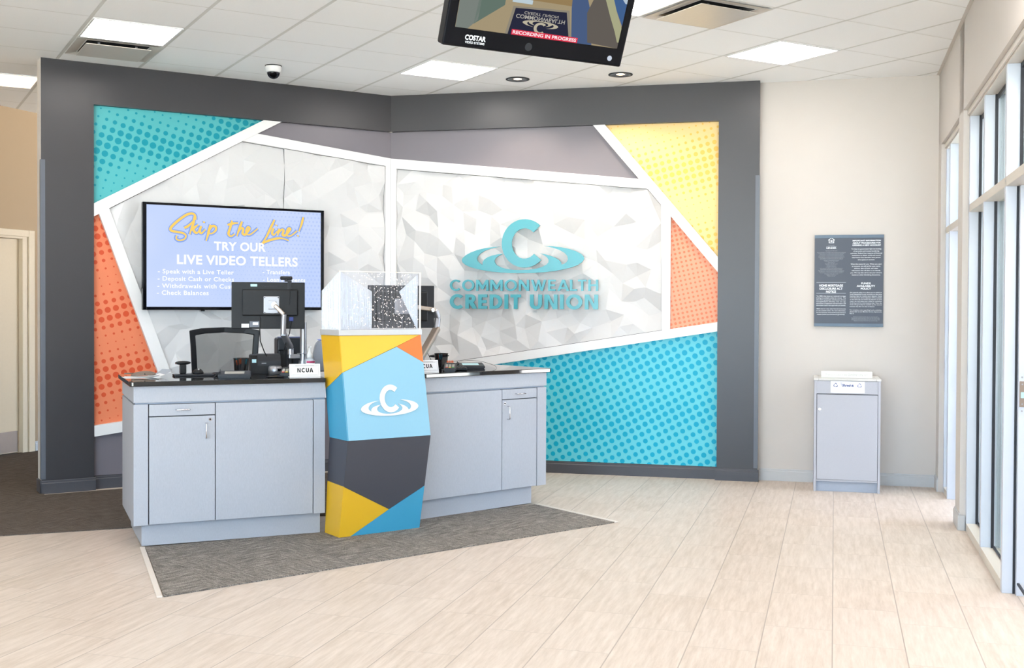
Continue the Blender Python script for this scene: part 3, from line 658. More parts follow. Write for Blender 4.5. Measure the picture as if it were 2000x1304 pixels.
def tvt(txt, X0, X1, Y0, Y1, bold):
    m = MB(); x0, z1 = S(X0, Y0); x1, z0 = S(X1, Y1); a0 = S(X0, Y1)[1]; put_text(m, txt, x0, x1, (a0+z0)/2, z1-(z1-S((X0+X1)/2, Y0)[1]), TY-.0018, 0, bold, 1.05); m.build('screen_line', M['tvwhite'], tv, recalc=False)
tvt('TRY OUR', 752, 1298, 468, 562, .03); tvt('LIVE VIDEO TELLERS', 378, 1648, 612, 712, .03)
for txt, X, Y, X1 in (('- Speak with a Live Teller', 190, 792, 958), ('- Deposit Cash or Checks', 188, 868, 960), ('- Withdrawals with Custom', 185, 944, 1046), ('- Check Balances', 180, 1016, 698), ('- Transfers', 1265, 798, 1560), ('- Loan Payments', 1268, 878, 1732)):
    x0, z = S(X, Y); x1 = S(X1, Y)[0]; m = MB(); line_text(m, txt, x0, .0355, z, TY-.0018, .018, 'L', x1-x0, 1.08); m.build('screen_line', M['tvwhite'], tv, recalc=False)

# ------------------------------------------------------------------ teller counters
def counter(side):
    left = side == 'L'
    if left: W, org, rz = 1.153, LA, LR_; lab = 'blue-grey laminate teller cabinet left of the colourful pedestal'
    else: W, org, rz = 1.135, RA, RR; lab = 'blue-grey laminate teller cabinet right of the colourful pedestal'
    t = thing('teller_cabinet', lab, 'counter', org, rz)
    X = (lambda a: a) if left else (lambda a: -a)     # distance from the outer end
    def bx(m, a0, a1, y0, y1, z0, z1, bev=.0012): a0, a1 = sorted((X(a0), X(a1))); return m.box(a0, a1, y0, y1, z0, z1, bev)
    D = .78
    m = MB(); bx(m, .004, W, .024, D, .14, .858, 0); m.build('carcass', M['lam'], t)
    m = MB(); bx(m, .05 if left else .10, W-.02, .05, D-.03, .0075, .139, 0); m.build('toe_kick', M['lam'], t)
    m = MB(); bx(m, 0, W+.0, -.001, D, .868, .966); m.build('fascia', M['lam'], t)
    m = MB(); bx(m, .01, W, .012, D-.01, .8585, .8675, 0); m.build('shadow_groove', plain('groove_blue_grey', (150, 160, 175), .6) if left else bpy.data.materials['groove_blue_grey'], t)
    m = MB(); bx(m, 0, .083 if left else .088, 0, .023, .138, .858); m.build('end_stile', M['lam'], t)
    m = MB(); bx(m, -.0, .003, .0235, D, .138, .858, 0); m.build('end_panel', M['lam'], t)
    a, b2 = (.089, .475) if left else (.094, .425); e = W-.075 if left else W-.005
    # drawer over door
    m = MB(); bx(m, a, b2-.003, .002, .022, .786, .855); dr = m.build('drawer', M['lam'], t)
    m = MB(); bx(m, a, b2-.003, .002, .022, .141, .780); do = m.build('door', M['lam'], t)
    m = MB(); bx(m, b2+.002, e-.003, .002, .022, .141, .855); m.build('fixed_front', M['lam'], t)
    m = MB(); bx(m, a-.004, b2, .0225, .0235, .14, .857, 0); m.build('reveal', M['gasket'], t)
    m = MB(); bx(m, b2-.002, b2+.0012, .018, .0235, .14, .857, 0); m.build('reveal', M['gasket'], t)
    if left: m = MB(); bx(m, e+.002, W, 0, .023, .138, .858); m.build('end_stile', M['lam'], t); m = MB(); bx(m, e-.002, e+.0015, .018, .0235, .14, .857, 0); m.build('reveal', M['gasket'], t)
    cx = (a+b2)/2; m = MB(); x0, x1 = X(cx-.04), X(cx+.04)
    m.tube([(x0, .002, .822), (x0, -.018, .822), (x0+(x1-x0)*.06, -.025, .822), (x1-(x1-x0)*.06, -.025, .822), (x1, -.018, .822), (x1, .002, .822)], .0042, 10); m.build('handle', M['chrome'], dr)
    hx = X(b2-.058); m = MB()
    if not left: hx = X(b2-.05)
    m.tube([(hx, .002, .735), (hx, -.018, .735), (hx, -.026, .728), (hx, -.026, .650), (hx, -.018, .643), (hx, .002, .643)], .0042, 10); m.build('handle', M['chrome'], do)
    lx = X(b2-.032) if left else X(b2-.024); m = MB(); m.cyl((lx, .002, .757), .0105, -.004, 20, axis='y'); lk = m.build('lock', M['chrome'], do)
    m = MB(); m.cyl((lx, -.002, .757), .0055, -.002, 14, axis='y'); m.build('keyhole', M['black2'], lk)
    return t
counter('L'); counter('R')
def wtop(pts, org, rz, lab):
    b = bmesh.new(); n = len(pts); lo = [b.verts.new((p[0], p[1], .9665)) for p in pts]; hi = [b.verts.new((p[0], p[1], .995)) for p in pts]
    b.faces.new(lo[::-1]); b.faces.new(hi)
    for i in range(n): b.faces.new((lo[i], lo[(i+1) % n], hi[(i+1) % n], hi[i]))
    ve = [e for e in b.edges if abs(e.verts[0].co.z-e.verts[1].co.z) > .01]; bmesh.ops.bevel(b, geom=ve, offset=.022, segments=4, affect='EDGES', profile=.5)
    he = [e for e in b.edges if abs(e.verts[0].co.z-e.verts[1].co.z) < .001 and len(e.link_faces) == 2 and any(abs(f.normal.z) > .9 for f in e.link_faces)]
    bmesh.ops.bevel(b, geom=he, offset=.004, segments=2, affect='EDGES', profile=.5)
    m = MB(); m._merge(b); return tag(place(m.build('worktop', M['granite']), org, rz), lab, 'worktop')
wtop([(-.025, -.028), (1.159, -.028), (1.159, .80), (-.025, .80)], LA, LR_, 'glossy black worktop on the left teller cabinet under the monitor arm')
wtop([(-1.135, -.028), (.03, -.028), (.03, .80), (-1.135, .80)], RA, RR, 'glossy black worktop on the right teller cabinet under the pen cup')

# ------------------------------------------------------------------ pedestal
KU = math.atan2(.5745, .8185); KO = Vector((-1.07, 7.002, .0075))
ks = thing('pedestal', 'tall faceted pedestal in yellow, blue and charcoal with white emblem', 'pedestal', KO, KU)
KB, KM, KT = (0., .578, 0., .0), (.015, .607, -.09, .6095), (0., .582, 0., 1.2545)      # x0,x1,y,z at base, waist, top (y negative = towards the visitor)
KD = .26
def ring(k, inset=0.):
    x0, x1, y, z = k; KD = {0.: .20, .6095: .165, 1.2545: .26}[z]; return [(x0+inset, y+inset, z), (x1-inset, y+inset, z), (x1-inset, KD-inset, z), (x0+inset, KD-inset, z)]
m = MB(); v = ring(KB, .006)+ring(KM, .006)+ring(KT, .006); fs = [(3, 2, 1, 0), (8, 9, 10, 11)]
for s_ in (0, 4):
    for i in range(4): fs.append((s_+i, s_+(i+1) % 4, s_+4+(i+1) % 4, s_+4+i))
m._add(v, fs); m.build('core', M['k_dark'], ks)
def face(q, fr_, mat, name, th=.0055):
    """q: 4 corners TL TR BR BL of a face; fr_: outline in (across, down) fractions"""
    TL, TR, BR, BL = [Vector(p) for p in q]; pts = [TL.lerp(TR, a).lerp(BL.lerp(BR, a), d_) for a, d_ in fr_]
    n = (TR-TL).cross(BL-TL).normalized(); c_ = Vector((.29, .13, TL.z/2+BL.z/2))
    if n.dot(pts[0]-c_) < 0: n = -n
    bk = [p-n*th for p in pts]; k = len(pts); m = MB()
    m._add(pts+bk, [tuple(range(k)), tuple(range(2*k-1, k-1, -1))]+[(i, (i+1) % k, k+(i+1) % k, k+i) for i in range(k)]); return m.build(name, mat, ks)
B_, M_, T_ = ring(KB), ring(KM), ring(KT)
UF = (T_[0], T_[1], M_[1], M_[0]); LF = (M_[0], M_[1], B_[1], B_[0]); UL = (T_[3], T_[0], M_[0], M_[3]); LL = (M_[3], M_[0], B_[0], B_[3]); UR = (T_[1], T_[2], M_[2], M_[1]); LRr = (M_[1], M_[2], B_[2], B_[1])
face(UF, [(0, 0), (.985, 0), (.681, .112), (0, .351)], M['k_yellow'], 'front_facet')
face(UF, [(.988, 0), (1, 0), (1, .273), (.684, .114)], M['k_orange'], 'front_facet')
face(UF, [(0, .354), (.682, .116), (1, .276), (1, 1), (0, 1)], M['k_lblue'], 'front_facet')
face(LF, [(0, .003), (1, .003), (1, .543), (.58, .757), (0, .469)], M['k_dark'], 'front_facet')
face(LF, [(0, .472), (.578, .759), (.138, 1), (0, 1)], M['k_yellow2'], 'front_facet')
face(LF, [(1, .546), (1, 1), (.142, 1), (.582, .76)], M['k_blue'], 'front_facet')
face(UL, [(0, 0), (1, 0), (1, .351), (0, .53)], M['k_yellow2'], 'side_facet')
face(UL, [(0, .533), (1, .354), (1, 1), (0, 1)], M['k_blue'], 'side_facet')
face(LL, [(0, .003), (1, .003), (1, .469), (0, .455)], M['k_dark'], 'side_facet')
face(LL, [(0, .458), (1, .472), (1, 1), (0, 1)], M['k_yellow2'], 'side_facet')
face(UR, [(0, 0), (1, 0), (1, .15), (0, .273)], M['k_orange'], 'side_facet'); face(UR, [(0, .276), (1, .153), (1, 1), (0, 1)], M['k_lblue'], 'side_facet')
face(LRr, [(0, .003), (1, .003), (1, .6), (0, .543)], M['k_dark'], 'side_facet'); face(LRr, [(0, .546), (1, .603), (1, 1), (0, 1)], M['k_blue'], 'side_facet')
MB().box(-.006, .590, -.006, KD+.004, 1.2555, 1.2905, .0015).build('cap', M['k_cap'], ks)
# emblem on upper front facet: px of zoomed photo -> face coordinates
TL, TR, BR, BL = [Vector(p) for p in UF]; kn = (TR-TL).cross(BL-TL).normalized(); kn = kn if kn.y < 0 else -kn
kx = (TR-TL).normalized(); kz = kn.cross(kx); kz = kz if kz.z > 0 else -kz
def kfx(X, Y): return (.115+(X-232)*.000317, -((.315+(Y-152)*.00034)))
ea, eb = emblem(kfx, 0., .006)
MT = Matrix((( kx.x, -kn.x, kz.x, 0), (kx.y, -kn.y, kz.y, 0), (kx.z, -kn.z, kz.z, 0), (0, 0, 0, 1)))
for mb_, nm in ((ea, 'emblem_letter'), (eb, 'emblem_ripple')):
    mb_.bm.transform(Matrix.Translation(TL+kn*.0015) @ MT); mb_.build(nm, M['white'], ks)

# acrylic display on the pedestal
ac = thing('acrylic_display', 'clear acrylic box with bright etched bubbles on top of the pedestal', 'display', on(KU, KO, 0, 0, 1.2985), KU)
m = MB(); m.box(0, .582, 0, .008, 0, .362); m.build('front_panel', M['acrylic'], ac)
m = MB(); m.box(.574, .582, .009, .25, 0, .0, 0) if False else m.prism([(.009, 0), (.25, 0), (.25, .25), (.009, .362)], .574, .582, 'x'); m.build('right_panel', M['acrylic'], ac)
m = MB().prism([(.009, 0), (.25, 0), (.25, .245), (.009, .360)], 0, .007, 'x'); m.build('left_panel', M['frost'], ac)
dirn = Vector((.345, .24, 0)); m = MB(); m._add([(.010, .010, 0), (.35, .247, 0), (.35, .247, .245), (.010, .010, .360), (.014, .006, 0), (.354, .243, 0), (.354, .243, .245), (.014, .006, .360)],
      [(0, 1, 2, 3), (7, 6, 5, 4), (0, 4, 5, 1), (1, 5, 6, 2), (2, 6, 7, 3), (3, 7, 4, 0)]); m.build('reflection_panel', M['frost'], ac)  # stands in for the left wall mirrored inside the acrylic
m = MB()
m.prism([(.012, .002), (.012, .350), (.245, .245)], .560, .566, 'x'); m.build('reflection_panel', M['frost'], ac)  # triangular sheet standing in for the right wall's inner reflection
m = MB(); m.box(-.001, .583, -.001, .010, .362, .367); m.box(.571, .583, -.001, .0, 0, .362); m.box(-.001, .005, -.001, 0, 0, .362); m.build('lit_edge', M['edge'], ac)
rn = random.Random(4); m = MB()
for i in range(60):
    t = (i+rn.random()*.8)/60; z0 = rn.uniform(0, .12); z1 = rn.uniform(.18, 1)*(.36-.115*t); w = rn.uniform(.0006, .0014)
    m.box(-.0016, -.0006, .012+.236*t, .012+.236*t+w*1.4, z0*(.5), max(z1, .1))
for i in range(95):
    t = (i+rn.random()*.8)/95; p = Vector((.014, .006, 0)).lerp(Vector((.354, .243, 0)), t); z1 = rn.uniform(.3, 1)*(.358-.113*t)
    m.box(p.x, p.x+rn.uniform(.0006, .0016), p.y-.0035, p.y-.0022, rn.uniform(0, .1), z1)
for i in range(26):
    t = i/26; y = .02+.22*t; m.box(.5575, .559, y, y+.001, .01+.23*t, .345-.1*t)
for i in range(56):
    x = .05+.52*(i+.5)/56; m.box(x, x+.0004, .0095, .0100, .002, .36)
tag(m.build('etched_lines', M['fibre'], ac), kind='stuff')
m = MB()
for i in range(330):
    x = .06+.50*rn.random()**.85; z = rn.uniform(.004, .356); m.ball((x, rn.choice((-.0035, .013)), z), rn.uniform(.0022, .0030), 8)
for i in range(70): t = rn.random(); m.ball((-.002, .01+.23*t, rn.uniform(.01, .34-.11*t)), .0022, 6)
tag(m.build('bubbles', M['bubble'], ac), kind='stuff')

# ------------------------------------------------------------------ ceiling fixtures
gc, gs = math.cos(GRID_A), math.sin(GRID_A)
def cell(i, j): return Vector((GX+T*((i-6+.5)*gc-(j-1+.5)*gs), GY+T*((i-6+.5)*gs+(j-1+.5)*gc), 0))
def light(i, j, lab, mat='light', grp=None):
    t = thing('ceiling_light', lab, 'ceiling light', (cell(i, j).x, cell(i, j).y, CEIL), GRID_A, grp); h_ = T/2-.013
    m = MB()
    for a in ((-h_, h_, -h_, -h_+.012), (-h_, h_, h_-.012, h_), (-h_, -h_+.012, -h_+.012, h_-.012), (h_-.012, h_, -h_+.012, h_-.012)): m.box(a[0], a[1], a[2], a[3], -.008, -.0005)
    m.build('light_frame', M['white'], t); MB().box(-h_+.0125, h_-.0125, -h_+.0125, h_-.0125, -.005, -.001).build('diffuser', M[mat], t); return t
light(1, 1, 'square ceiling light beside the grey vent at upper left')
light(5, 1, 'square ceiling light left of the two round downlights')
light(8, -2, 'square ceiling light nearest the sign wall, upper right')
light(5, -3, 'square ceiling light partly hidden by the hanging monitor')
light(0, 4.7, 'warm square light on the hallway ceiling past the wall end', 'light_hall')
for k, (i, j) in enumerate(((1, -3), (9, -6), (5, -7), (1, -7), (9, -10), (5, -11), (1, -11), (-3, -3), (-3, 1), (-3, -7), (5, -15), (9, -14))):
    light(i, j, 'square ceiling light behind the photographer out of the picture', grp='ceiling lights outside the picture')
for aa, ee in ((4.6, 1.9), (4.0, .7), (4.8, .7), (5.7, .6), (6.9, 1.0), (6.9, 2.6), (7.5, 1.0), (5.7, 1.0), (8.9, 1.0), (9.2, 2.2)):  # unseen panels added to brighten the window frames and glass
    pp = WO+D1*aa+E1*ee; t = thing('ceiling_light', 'unseen fill light added in the office to brighten the glazed wall', 'ceiling light', (pp.x, pp.y, CEIL), GRID_A, 'added office fill lights outside the picture')
    MB().box(-.3, .3, -.3, .3, -.012, -.0005).build('light_frame', M['white'], t); MB().box(-.285, .285, -.285, .285, -.014, -.0125).build('diffuser', M['light'], t)
def vent(i, j, lab):
    t = thing('ceiling_vent', lab, 'ceiling vent', (cell(i, j).x, cell(i, j).y, CEIL), GRID_A); h_ = T/2-.013
    m = MB(); a = .19
    o = [(-h_, -h_), (h_, -h_), (h_, h_), (-h_, h_)]; n_ = [(-a, -a), (a, -a), (a, a), (-a, a)]
    vs = [(p[0], p[1], -.010) for p in o]+[(p[0]*.93, p[1]*.93, -.006) for p in o]+[(p[0]*1.18, p[1]*1.18, -.001) for p in n_]
    m._add(vs, [(k, (k+1) % 4, 4+(k+1) % 4, 4+k) for k in range(4)]+[(4+k, 4+(k+1) % 4, 8+(k+1) % 4, 8+k) for k in range(4)]); m.build('vent_frame', M['frame_side'], t)
    MB().box(-.215, .215, -.215, .215, -.0012, -.0004).build('vent_opening', M['black2'], t)
    pl = MB().box(-.225, .225, -.225, .225, -.028, -.024, .0015).build('vent_plate', M['k_plate'], t)
    m = MB(); pass
    for x in (-.13, .13):
        for y in (-.17, .17): MB().box(x-.008, x+.008, y-.004, y+.004, -.0239, -.0013).build('hanger', M['silver'], t)
    return t
M['k_plate'] = plain('vent_plate_paint', (206, 200, 192), .3)
vent(1, 2, 'square grey plate vent beside the light at upper left'); vent(6, -3, 'square plate vent right of the hanging monitor at the top')
def downlight(x, y, lab):
    t = thing('downlight', lab, 'downlight', (x, y, CEIL))
    m = MB().lathe([(.082, -.001), (.098, -.001), (.098, -.006), (.086, -.008), (.082, -.004)], seg=40); m.build('trim_ring', M['black2'], t)
    m = MB().lathe([(.084, -.0055), (.078, -.0045), (.05, -.0012), (.028, -.001)], seg=40); m.build('reflector', M['chrome'], t)
    m = MB().lathe([(.034, -.0016), (.0, -.0016)], seg=24); m.build('lamp', M['lamp'], t)
    ld = bpy.data.lights.new('downlight_beam', 'SPOT'); ld.energy = 22; ld.color = (1, .84, .66); ld.spot_size = R(125); ld.spot_blend = .5; ld.shadow_soft_size = .04
    lo = bpy.data.objects.new('downlight_beam', ld); C.objects.link(lo); lo.location = (0, 0, -.02); lo.parent = t
downlight(.038, 9.35, 'round recessed downlight on the left, nearer the wall corner'); downlight(.867, 9.147, 'round recessed downlight on the right, below the monitor corner')
# dome camera
dc = thing('dome_camera', 'white dome security camera with smoked bubble on the ceiling', 'camera', (-1.875, 8.871, CEIL))
MB().lathe([(.0, -.001), (.064, -.001), (.066, -.006), (.063, -.008)], seg=36).build('mount_ring', M['black2'], dc)
MB().lathe([(.062, -.006), (.062, -.02), (.056, -.05), (.05, -.054), (.0, -.054)], seg=36).build('housing', M['white'], dc)
MB().lathe([(.049*math.cos(a*math.pi/16), -.055-.049*math.sin(a*math.pi/16)) for a in range(9)], seg=32).build('dome', M['smoke'], dc)
MB().ball((0, -.005, -.07), .028, 16).build('lens', M['blackgloss'], dc)

# ------------------------------------------------------------------ hanging monitor
HM = thing('hanging_monitor', 'black security monitor hanging from the ceiling with a red caption banner', 'monitor', (-.190, 3.04, 2.152), R(28.7))
HW_, HH = .575, .36
tilt = Matrix.Rotation(R(23), 4, 'X')
def hang(m, name, mat, par=None, recalc=True):
    m.bm.transform(tilt); return m.build(name, mat, par or HM, recalc)
b_ = MB().box(0, HW_, .0, .04, 0, HH, .006, seg=3); body = hang(b_, 'monitor_body', M['blackgloss'])
m = MB().box(.17, .40, .04, .075, .06, .28, .01); hang(m, 'rear_housing', M['black'])
m = MB().tube([(.285, .07, .2), (.285, .12, .26), (.285, .16, .5)], .014); m2 = MB().tube([(.285, .14, .2), (.285, .14, CEIL-2.152-.002)], .018, 14)
m2.build('ceiling_pole', M['black'], HM); m2 = MB().cyl((.285, .14, CEIL-2.152-.012), .06, .011, 24); m2.build('ceiling_plate', M['black'], HM)
m = MB().box(.235, .335, .074, .16, .13, .22, .004); hang(m, 'mount_bracket', M['black'])
scr = MB().box(.028, HW_-.028, -.0012, .0, .052, HH-.02); scr_o = hang(scr, 'screen', emit('monitor_picture_floor', (176, 160, 128), .85*DISP))
def scr_poly(pts, mat, name, y=-.0016):
    m = MB(); m.poly([(.028+(p[0])*(HW_-.056), y, .052+p[1]*(HH-.072)) for p in pts]); return hang(m, name, mat, HM, False)
em = lambda n, c, s_=.9: emit('monitor_picture_'+n, c, s_*DISP)
# picture, in (across, up) fractions of the screen
def SP(px, py):    # from zoomed photo px of the monitor crop
    L_ = (185-(px-px)+0, 0); xl = 185+(272-py)*(.075); xr = 1745+(478-py)*.29; f = (px-xl)/(xr-xl); yb = 272+(px-185)*.1325; return (max(0, min(1, f)), max(0, (yb-py)/1150*1.0*1.45))
scr_poly([(0, 0), (.07, 0), (.12, .09), (.13, 1), (0, 1)], em('grey_wall', (128, 136, 130)), 'picture_wall')
scr_poly([(.1, .05), (.26, .26), (.25, 1), (.13, 1)], em('glass_wall', (104, 122, 112)), 'picture_wall')
scr_poly([(.30, .30), (.42, .30), (.42, .34), (.30, .34)], em('doorway', (196, 214, 222)), 'picture_door')
scr_poly([(.28, .34), (.66, .34), (.66, 1), (.28, 1)], em('far_wall', (156, 132, 92)), 'picture_wall', -.0015)
scr_poly([(.29, .0), (.70, .0), (.65, .295), (.31, .265)], em('mat_edge', (150, 142, 126)), 'picture_mat', -.0018)
scr_poly([(.305, .0), (.685, .0), (.635, .275), (.325, .25)], em('mat', (44, 46, 66)), 'picture_mat', -.0021)
scr_poly([(.70, .0), (.83, 0), (.80, .25), (.70, .6), (.64, .6), (.66, .32)], em('blue_floor', (78, 98, 136)), 'picture_floor', -.0019)
scr_poly([(.80, .02), (1, .0), (1, .10), (.88, .5), (.80, .52), (.76, .3)], em('counter', (104, 98, 92)), 'picture_counter', -.0022)
scr_poly([(.80, .55), (.86, .45), (.91, .3), (.96, .16), (.99, .06), (1, .06), (1, .2), (.95, .34), (.9, .5), (.84, .6)], em('flowers', (176, 176, 140)), 'picture_flowers', -.0024)
scr_poly([(.85, .6), (.96, .32), (1, .22), (1, 1), (.8, 1)], em('blue_wall', (70, 102, 150)), 'picture_wall', -.0023)
scr_poly([(.90, 1), (.88, .62), (.99, .44), (1, .44), (1, 1)], em('window', (190, 206, 222)), 'picture_window', -.0025)
def scr_text(txt, x0, x1, z0, z1, mat, name, y, flip=False, bold=.02):
    m = MB(); put_text(m, txt, 0, 1, 0, 1, 0, 0, bold)
    for v_ in m.bm.verts:
        fx_, fz = v_.co.x, v_.co.z
        if flip: fx_, fz = fx_, 1-fz
        v_.co = Vector((.028+(x0+fx_*(x1-x0))*(HW_-.056), y, .052+(z0+fz*(z1-z0))*(HH-.072)))
    return hang(m, name, mat, HM, False)
scr_text('CREDIT UNION', .38, .59, .205, .232, em('mat_text', (170, 166, 160)), 'picture_text', -.0027, True)
scr_text('COMMONWEALTH', .335, .635, .16, .198, em('mat_text2', (182, 178, 170)), 'picture_text', -.0027, True)
def femb(X, Y): f = (X-232)/1298; g_ = (Y-152)/575; return (.028+(.38+f*.22)*(HW_-.056), .052+(.035+g_*.125)*(HH-.072))
ea, eb = emblem(femb, -.0026, .0002); hang(ea, 'picture_emblem', em('mat_emblem', (196, 188, 166))); hang(eb, 'picture_emblem', bpy.data.materials['monitor_picture_mat_emblem'])
scr_poly([(.325, .0), (.735, .0), (.735, .052), (.325, .052)], em('red_banner', (226, 60, 84), .95), 'caption_banner', -.0030)
scr_text('RECORDING IN PROGRESS', .333, .727, .010, .043, em('caption', (255, 235, 240), 1.), 'caption_text', -.0033, False, .03)
m = MB(); put_text(m, 'COSTAR', .062, .125, .022, .036, -.0012, 0, .035); put_text(m, 'VIDEO SYSTEMS', .064, .123, .013, .019, -.0012, 0, .01); hang(m, 'maker_mark', M['text_white'], HM, False)
m = MB().cyl((HW_-.045, .0, .022), .0075, -.0015, 20, axis='y'); hang(m, 'power_button', emit('power_led', (215, 225, 240), .9*DISP))
m = MB().cyl((.26, .0, .024), .011, -.0008, 24, axis='y'); hang(m, 'badge', M['black2'])

# ------------------------------------------------------------------ notice board, bin, plank
nb = thing('notice_board', 'dark slate notice board with white printed notices on the beige wall', 'notice board', W2C, A2)
BX0, BX1, BZ0, BZ1 = -.965, -.422, 1.293, 2.045
MB().box(BX0, BX1, -.018, -.0005, BZ0, BZ1, .001).build('backing', M['board'], nb)
m = MB(); m.box(BX0, BX1, -.023, -.0185, BZ1-.026, BZ1, .001); m.box(BX0, BX1, -.023, -.0185, BZ0, BZ0+.026, .001); m.build('rail', M['board2'], nb)
def bt(X, Y): return BX0+(X-130)/(1832-130)*(BX1-BX0), BZ1-(Y-110)/(1250*1.0-110+0)*0
def NB(fx_, fy): return BX0+fx_*(BX1-BX0), BZ1-fy*(BZ1-BZ0)
bd_, sm_ = MB(), MB(); YB = -.0187
def nline(mb_, txt, fxc, fy, w, capf, bold=0., al='C'):
    x, z = NB(fxc, fy); line_text(mb_, txt, x, capf*(BZ1-BZ0), z, YB, bold, al, w*(BX1-BX0))
hd_ = MB()
for i, (tx, w) in enumerate((('IMPORTANT INFORMATION', .405), ('ABOUT PROCEDURES FOR', .405), ('OPENING A NEW ACCOUNT', .41))): nline(hd_, tx, .755, .072+.0245*i, w, .0165, .03)
for i, (tx, w) in enumerate((('To help the government fight the funding', .43), ('of terrorism and money laundering', .37), ('activities, Federal law requires all financial', .455), ('institutions to obtain, verify and record', .41), ('information that identifies each person', .41), ('who opens an account.', .245))): nline(bd_, tx, .75, .16+.0235*i, w, .0125, .006)
for i, (tx, w) in enumerate((('What this means for you: When you open', .445), ('an account, we will ask for your name,', .41), ('address, date of birth, and other', .345), ('information that will allow us to identify', .41), ('you. We may also ask to see your driver\'s', .45), ('license or other identifying documents.', .41))): nline(bd_, tx, .75, .324+.0235*i, w, .0125, .006)
hd_.build('heading_text', M['text_white'], nb, recalc=False); hd_ = MB()
for i, (tx, w) in enumerate((('FUNDS', .135), ('AVAILABILITY', .265), ('POLICY', .15))): nline(hd_, tx, .75, .538+.0285*i, w, .02, .03)
FT = ('Our general policy is to allow you to withdraw', 'funds deposited in your account on the same', 'business day we receive your deposit. Funds', 'from electronic direct deposits will be available', 'on the same day we receive the deposit. In some', 'cases, we may delay your ability to withdraw', 'funds beyond the same business day. Then, the', 'funds will generally be available by the second', 'business day after the day of deposit.', None, 'For complete rules regarding funds availability,', 'please refer to our Member Service Agreement,', 'Part 2.')
for i, tx in enumerate(FT):
    if tx: nline(bd_, tx, .52, .633+.019*i, .36 if i == 8 else (.06 if i == 12 else .46), .0105, .004, 'L')
for i, w in enumerate((.36, .41, .40, .41, .34)):
    nline(sm_, 'Deposits are insured and held under the rules of this office', .75, .896+.0105*i, w, .007)
hd_.build('heading_text', M['text_white'], nb, recalc=False); hd_ = MB()
for i, (tx, w) in enumerate((('HOME MORTGAGE', .345), ('DISCLOSURE ACT', .335), ('NOTICE', .145))): nline(hd_, tx, .245, .563+.0335*i, w, .0235, .03)
for fy in (.518, .636): x, z = NB(.03, fy); x2, _ = NB(.46, fy); sm_.box(x, x2, YB-.0004, YB, z-.0022, z+.0022)
HT = ('The HMDA data about our residential mortgage', 'lending are available online for review.  The', 'data shows geographic distribution of loans', 'and applications; ethnicity, race, sex, age', 'and income of applicants and borrowers; and', 'information about loan approvals and denials.', None, 'HMDA data for many other financial institutions', 'are also available online.  For more information,', 'visit the Consumer Financial Protection Bureau\'s', 'website (www.consumerfinance.gov/hmda).')
for i, tx in enumerate(HT):
    if tx: nline(bd_, tx, .245, .672+.0205*i-(.004 if i > 6 else 0), .41 if i == 10 else .43, .0105, .004)
nline(sm_, 'EQUAL HOUSING', .245, .132, .145, .0105, .02); hd_.build('heading_text', M['text_white'], nb, recalc=False); hd_ = MB(); nline(hd_, 'LENDER', .245, .15, .145, .017, .03); nline(sm_, 'EQUAL HOUSING OPPORTUNITY', .245, .118, .09, .006)
wd = (.17, .42, .38, .34, .37, .38, .34, .33, .22, .20, .10, .19, .15, .13, .16, .33, .32, .38, .36, .33, .20, .14, .11)
for i, w in enumerate(wd): nline(sm_, 'We do business in accordance with the federal fair lending laws' if w > .2 else 'Washington, DC office notice', .245, .176+.0123*i+(.006 if i > 0 else 0), w, .0068, .006 if i in (1, 2, 5, 6, 16, 17) else 0)
x, z = NB(.245, .06); hs = MB()
def hpoly(pts): hs.prism([(x+a*.001, z+b2*.001) for a, b2 in pts], YB-.0004, YB, 'y')
hpoly([(-25, 6), (0, 24), (25, 6), (25, 0), (0, 18), (-25, 0)]); hpoly([(-21, 4), (-15, 8), (-15, -22), (-21, -22)]); hpoly([(15, 8), (21, 4), (21, -22), (15, -22)]); hpoly([(-15, -17), (15, -17), (15, -22), (-15, -22)]); hpoly([(-8, 4), (8, 4), (8, -1), (-8, -1)]); hpoly([(-8, -5), (8, -5), (8, -10), (-8, -10)])
hs.build('house_symbol', M['text_white'], nb)
hd_.build('heading_text', M['text_white'], nb, recalc=False); bd_.build('notice_text', M['text_white'], nb, recalc=False); sm_.build('fine_print', M['text_grey'], nb, recalc=False)

bn = thing('shredding_bin', 'grey laminate locked paper-shredding cabinet standing against the beige wall', 'cabinet', W2C, A2)
X0, X1, YF, YK = -.962, -.463, -.465, -.035
lb = plain('grey_bin_laminate', (178, 179, 186), .55, var=.04, scale=120)
m = MB(); m.box(X0, X0+.018, YF, YK, 0, .875, .001); m.box(X1-.018, X1, YF, YK, 0, .875, .001); m.box(X0+.0185, X1-.0185, YK-.012, YK, 0, .875); m.build('side_panels', lb, bn)
m = MB(); m.box(X0-.004, X0+.03, YF-.004, YK, .876, .892, .001); m.box(X1-.03, X1+.004, YF-.004, YK, .876, .892, .001); m.box(X0+.031, X1-.031, YF-.004, YF+.09, .876, .892, .001); m.box(X0+.031, X1-.031, YF+.112, YK, .876, .892, .001)
m.build('top', plain('pale_bin_top', (206, 204, 200), .45), bn); MB().box(X0+.031, X1-.031, YF+.088, YF+.114, .870, .8755).build('slot', M['gasket'], bn)
MB().box(X0+.0185, X1-.0185, YF+.002, YF+.018, .772, .874, .001).build('front_rail', lb, bn)
dd = MB().box(X0+.022, X1-.021, YF-.0, YF+.018, .098, .766, .001).build('door', lb, bn)
MB().box(X0+.0185, X1-.0185, YF+.0185, YF+.022, .098, .771).build('reveal', M['gasket'], bn)
m = MB().cyl((X0+.042, YF-.0, .65), .011, -.004, 20, axis='y'); m.build('lock', M['chrome'], dd)
m = MB(); m.box(X0+.0185, X1-.0185, YF+.004, YF+.02, .082, .096, .001); m.build('bottom_rail', lb, bn)
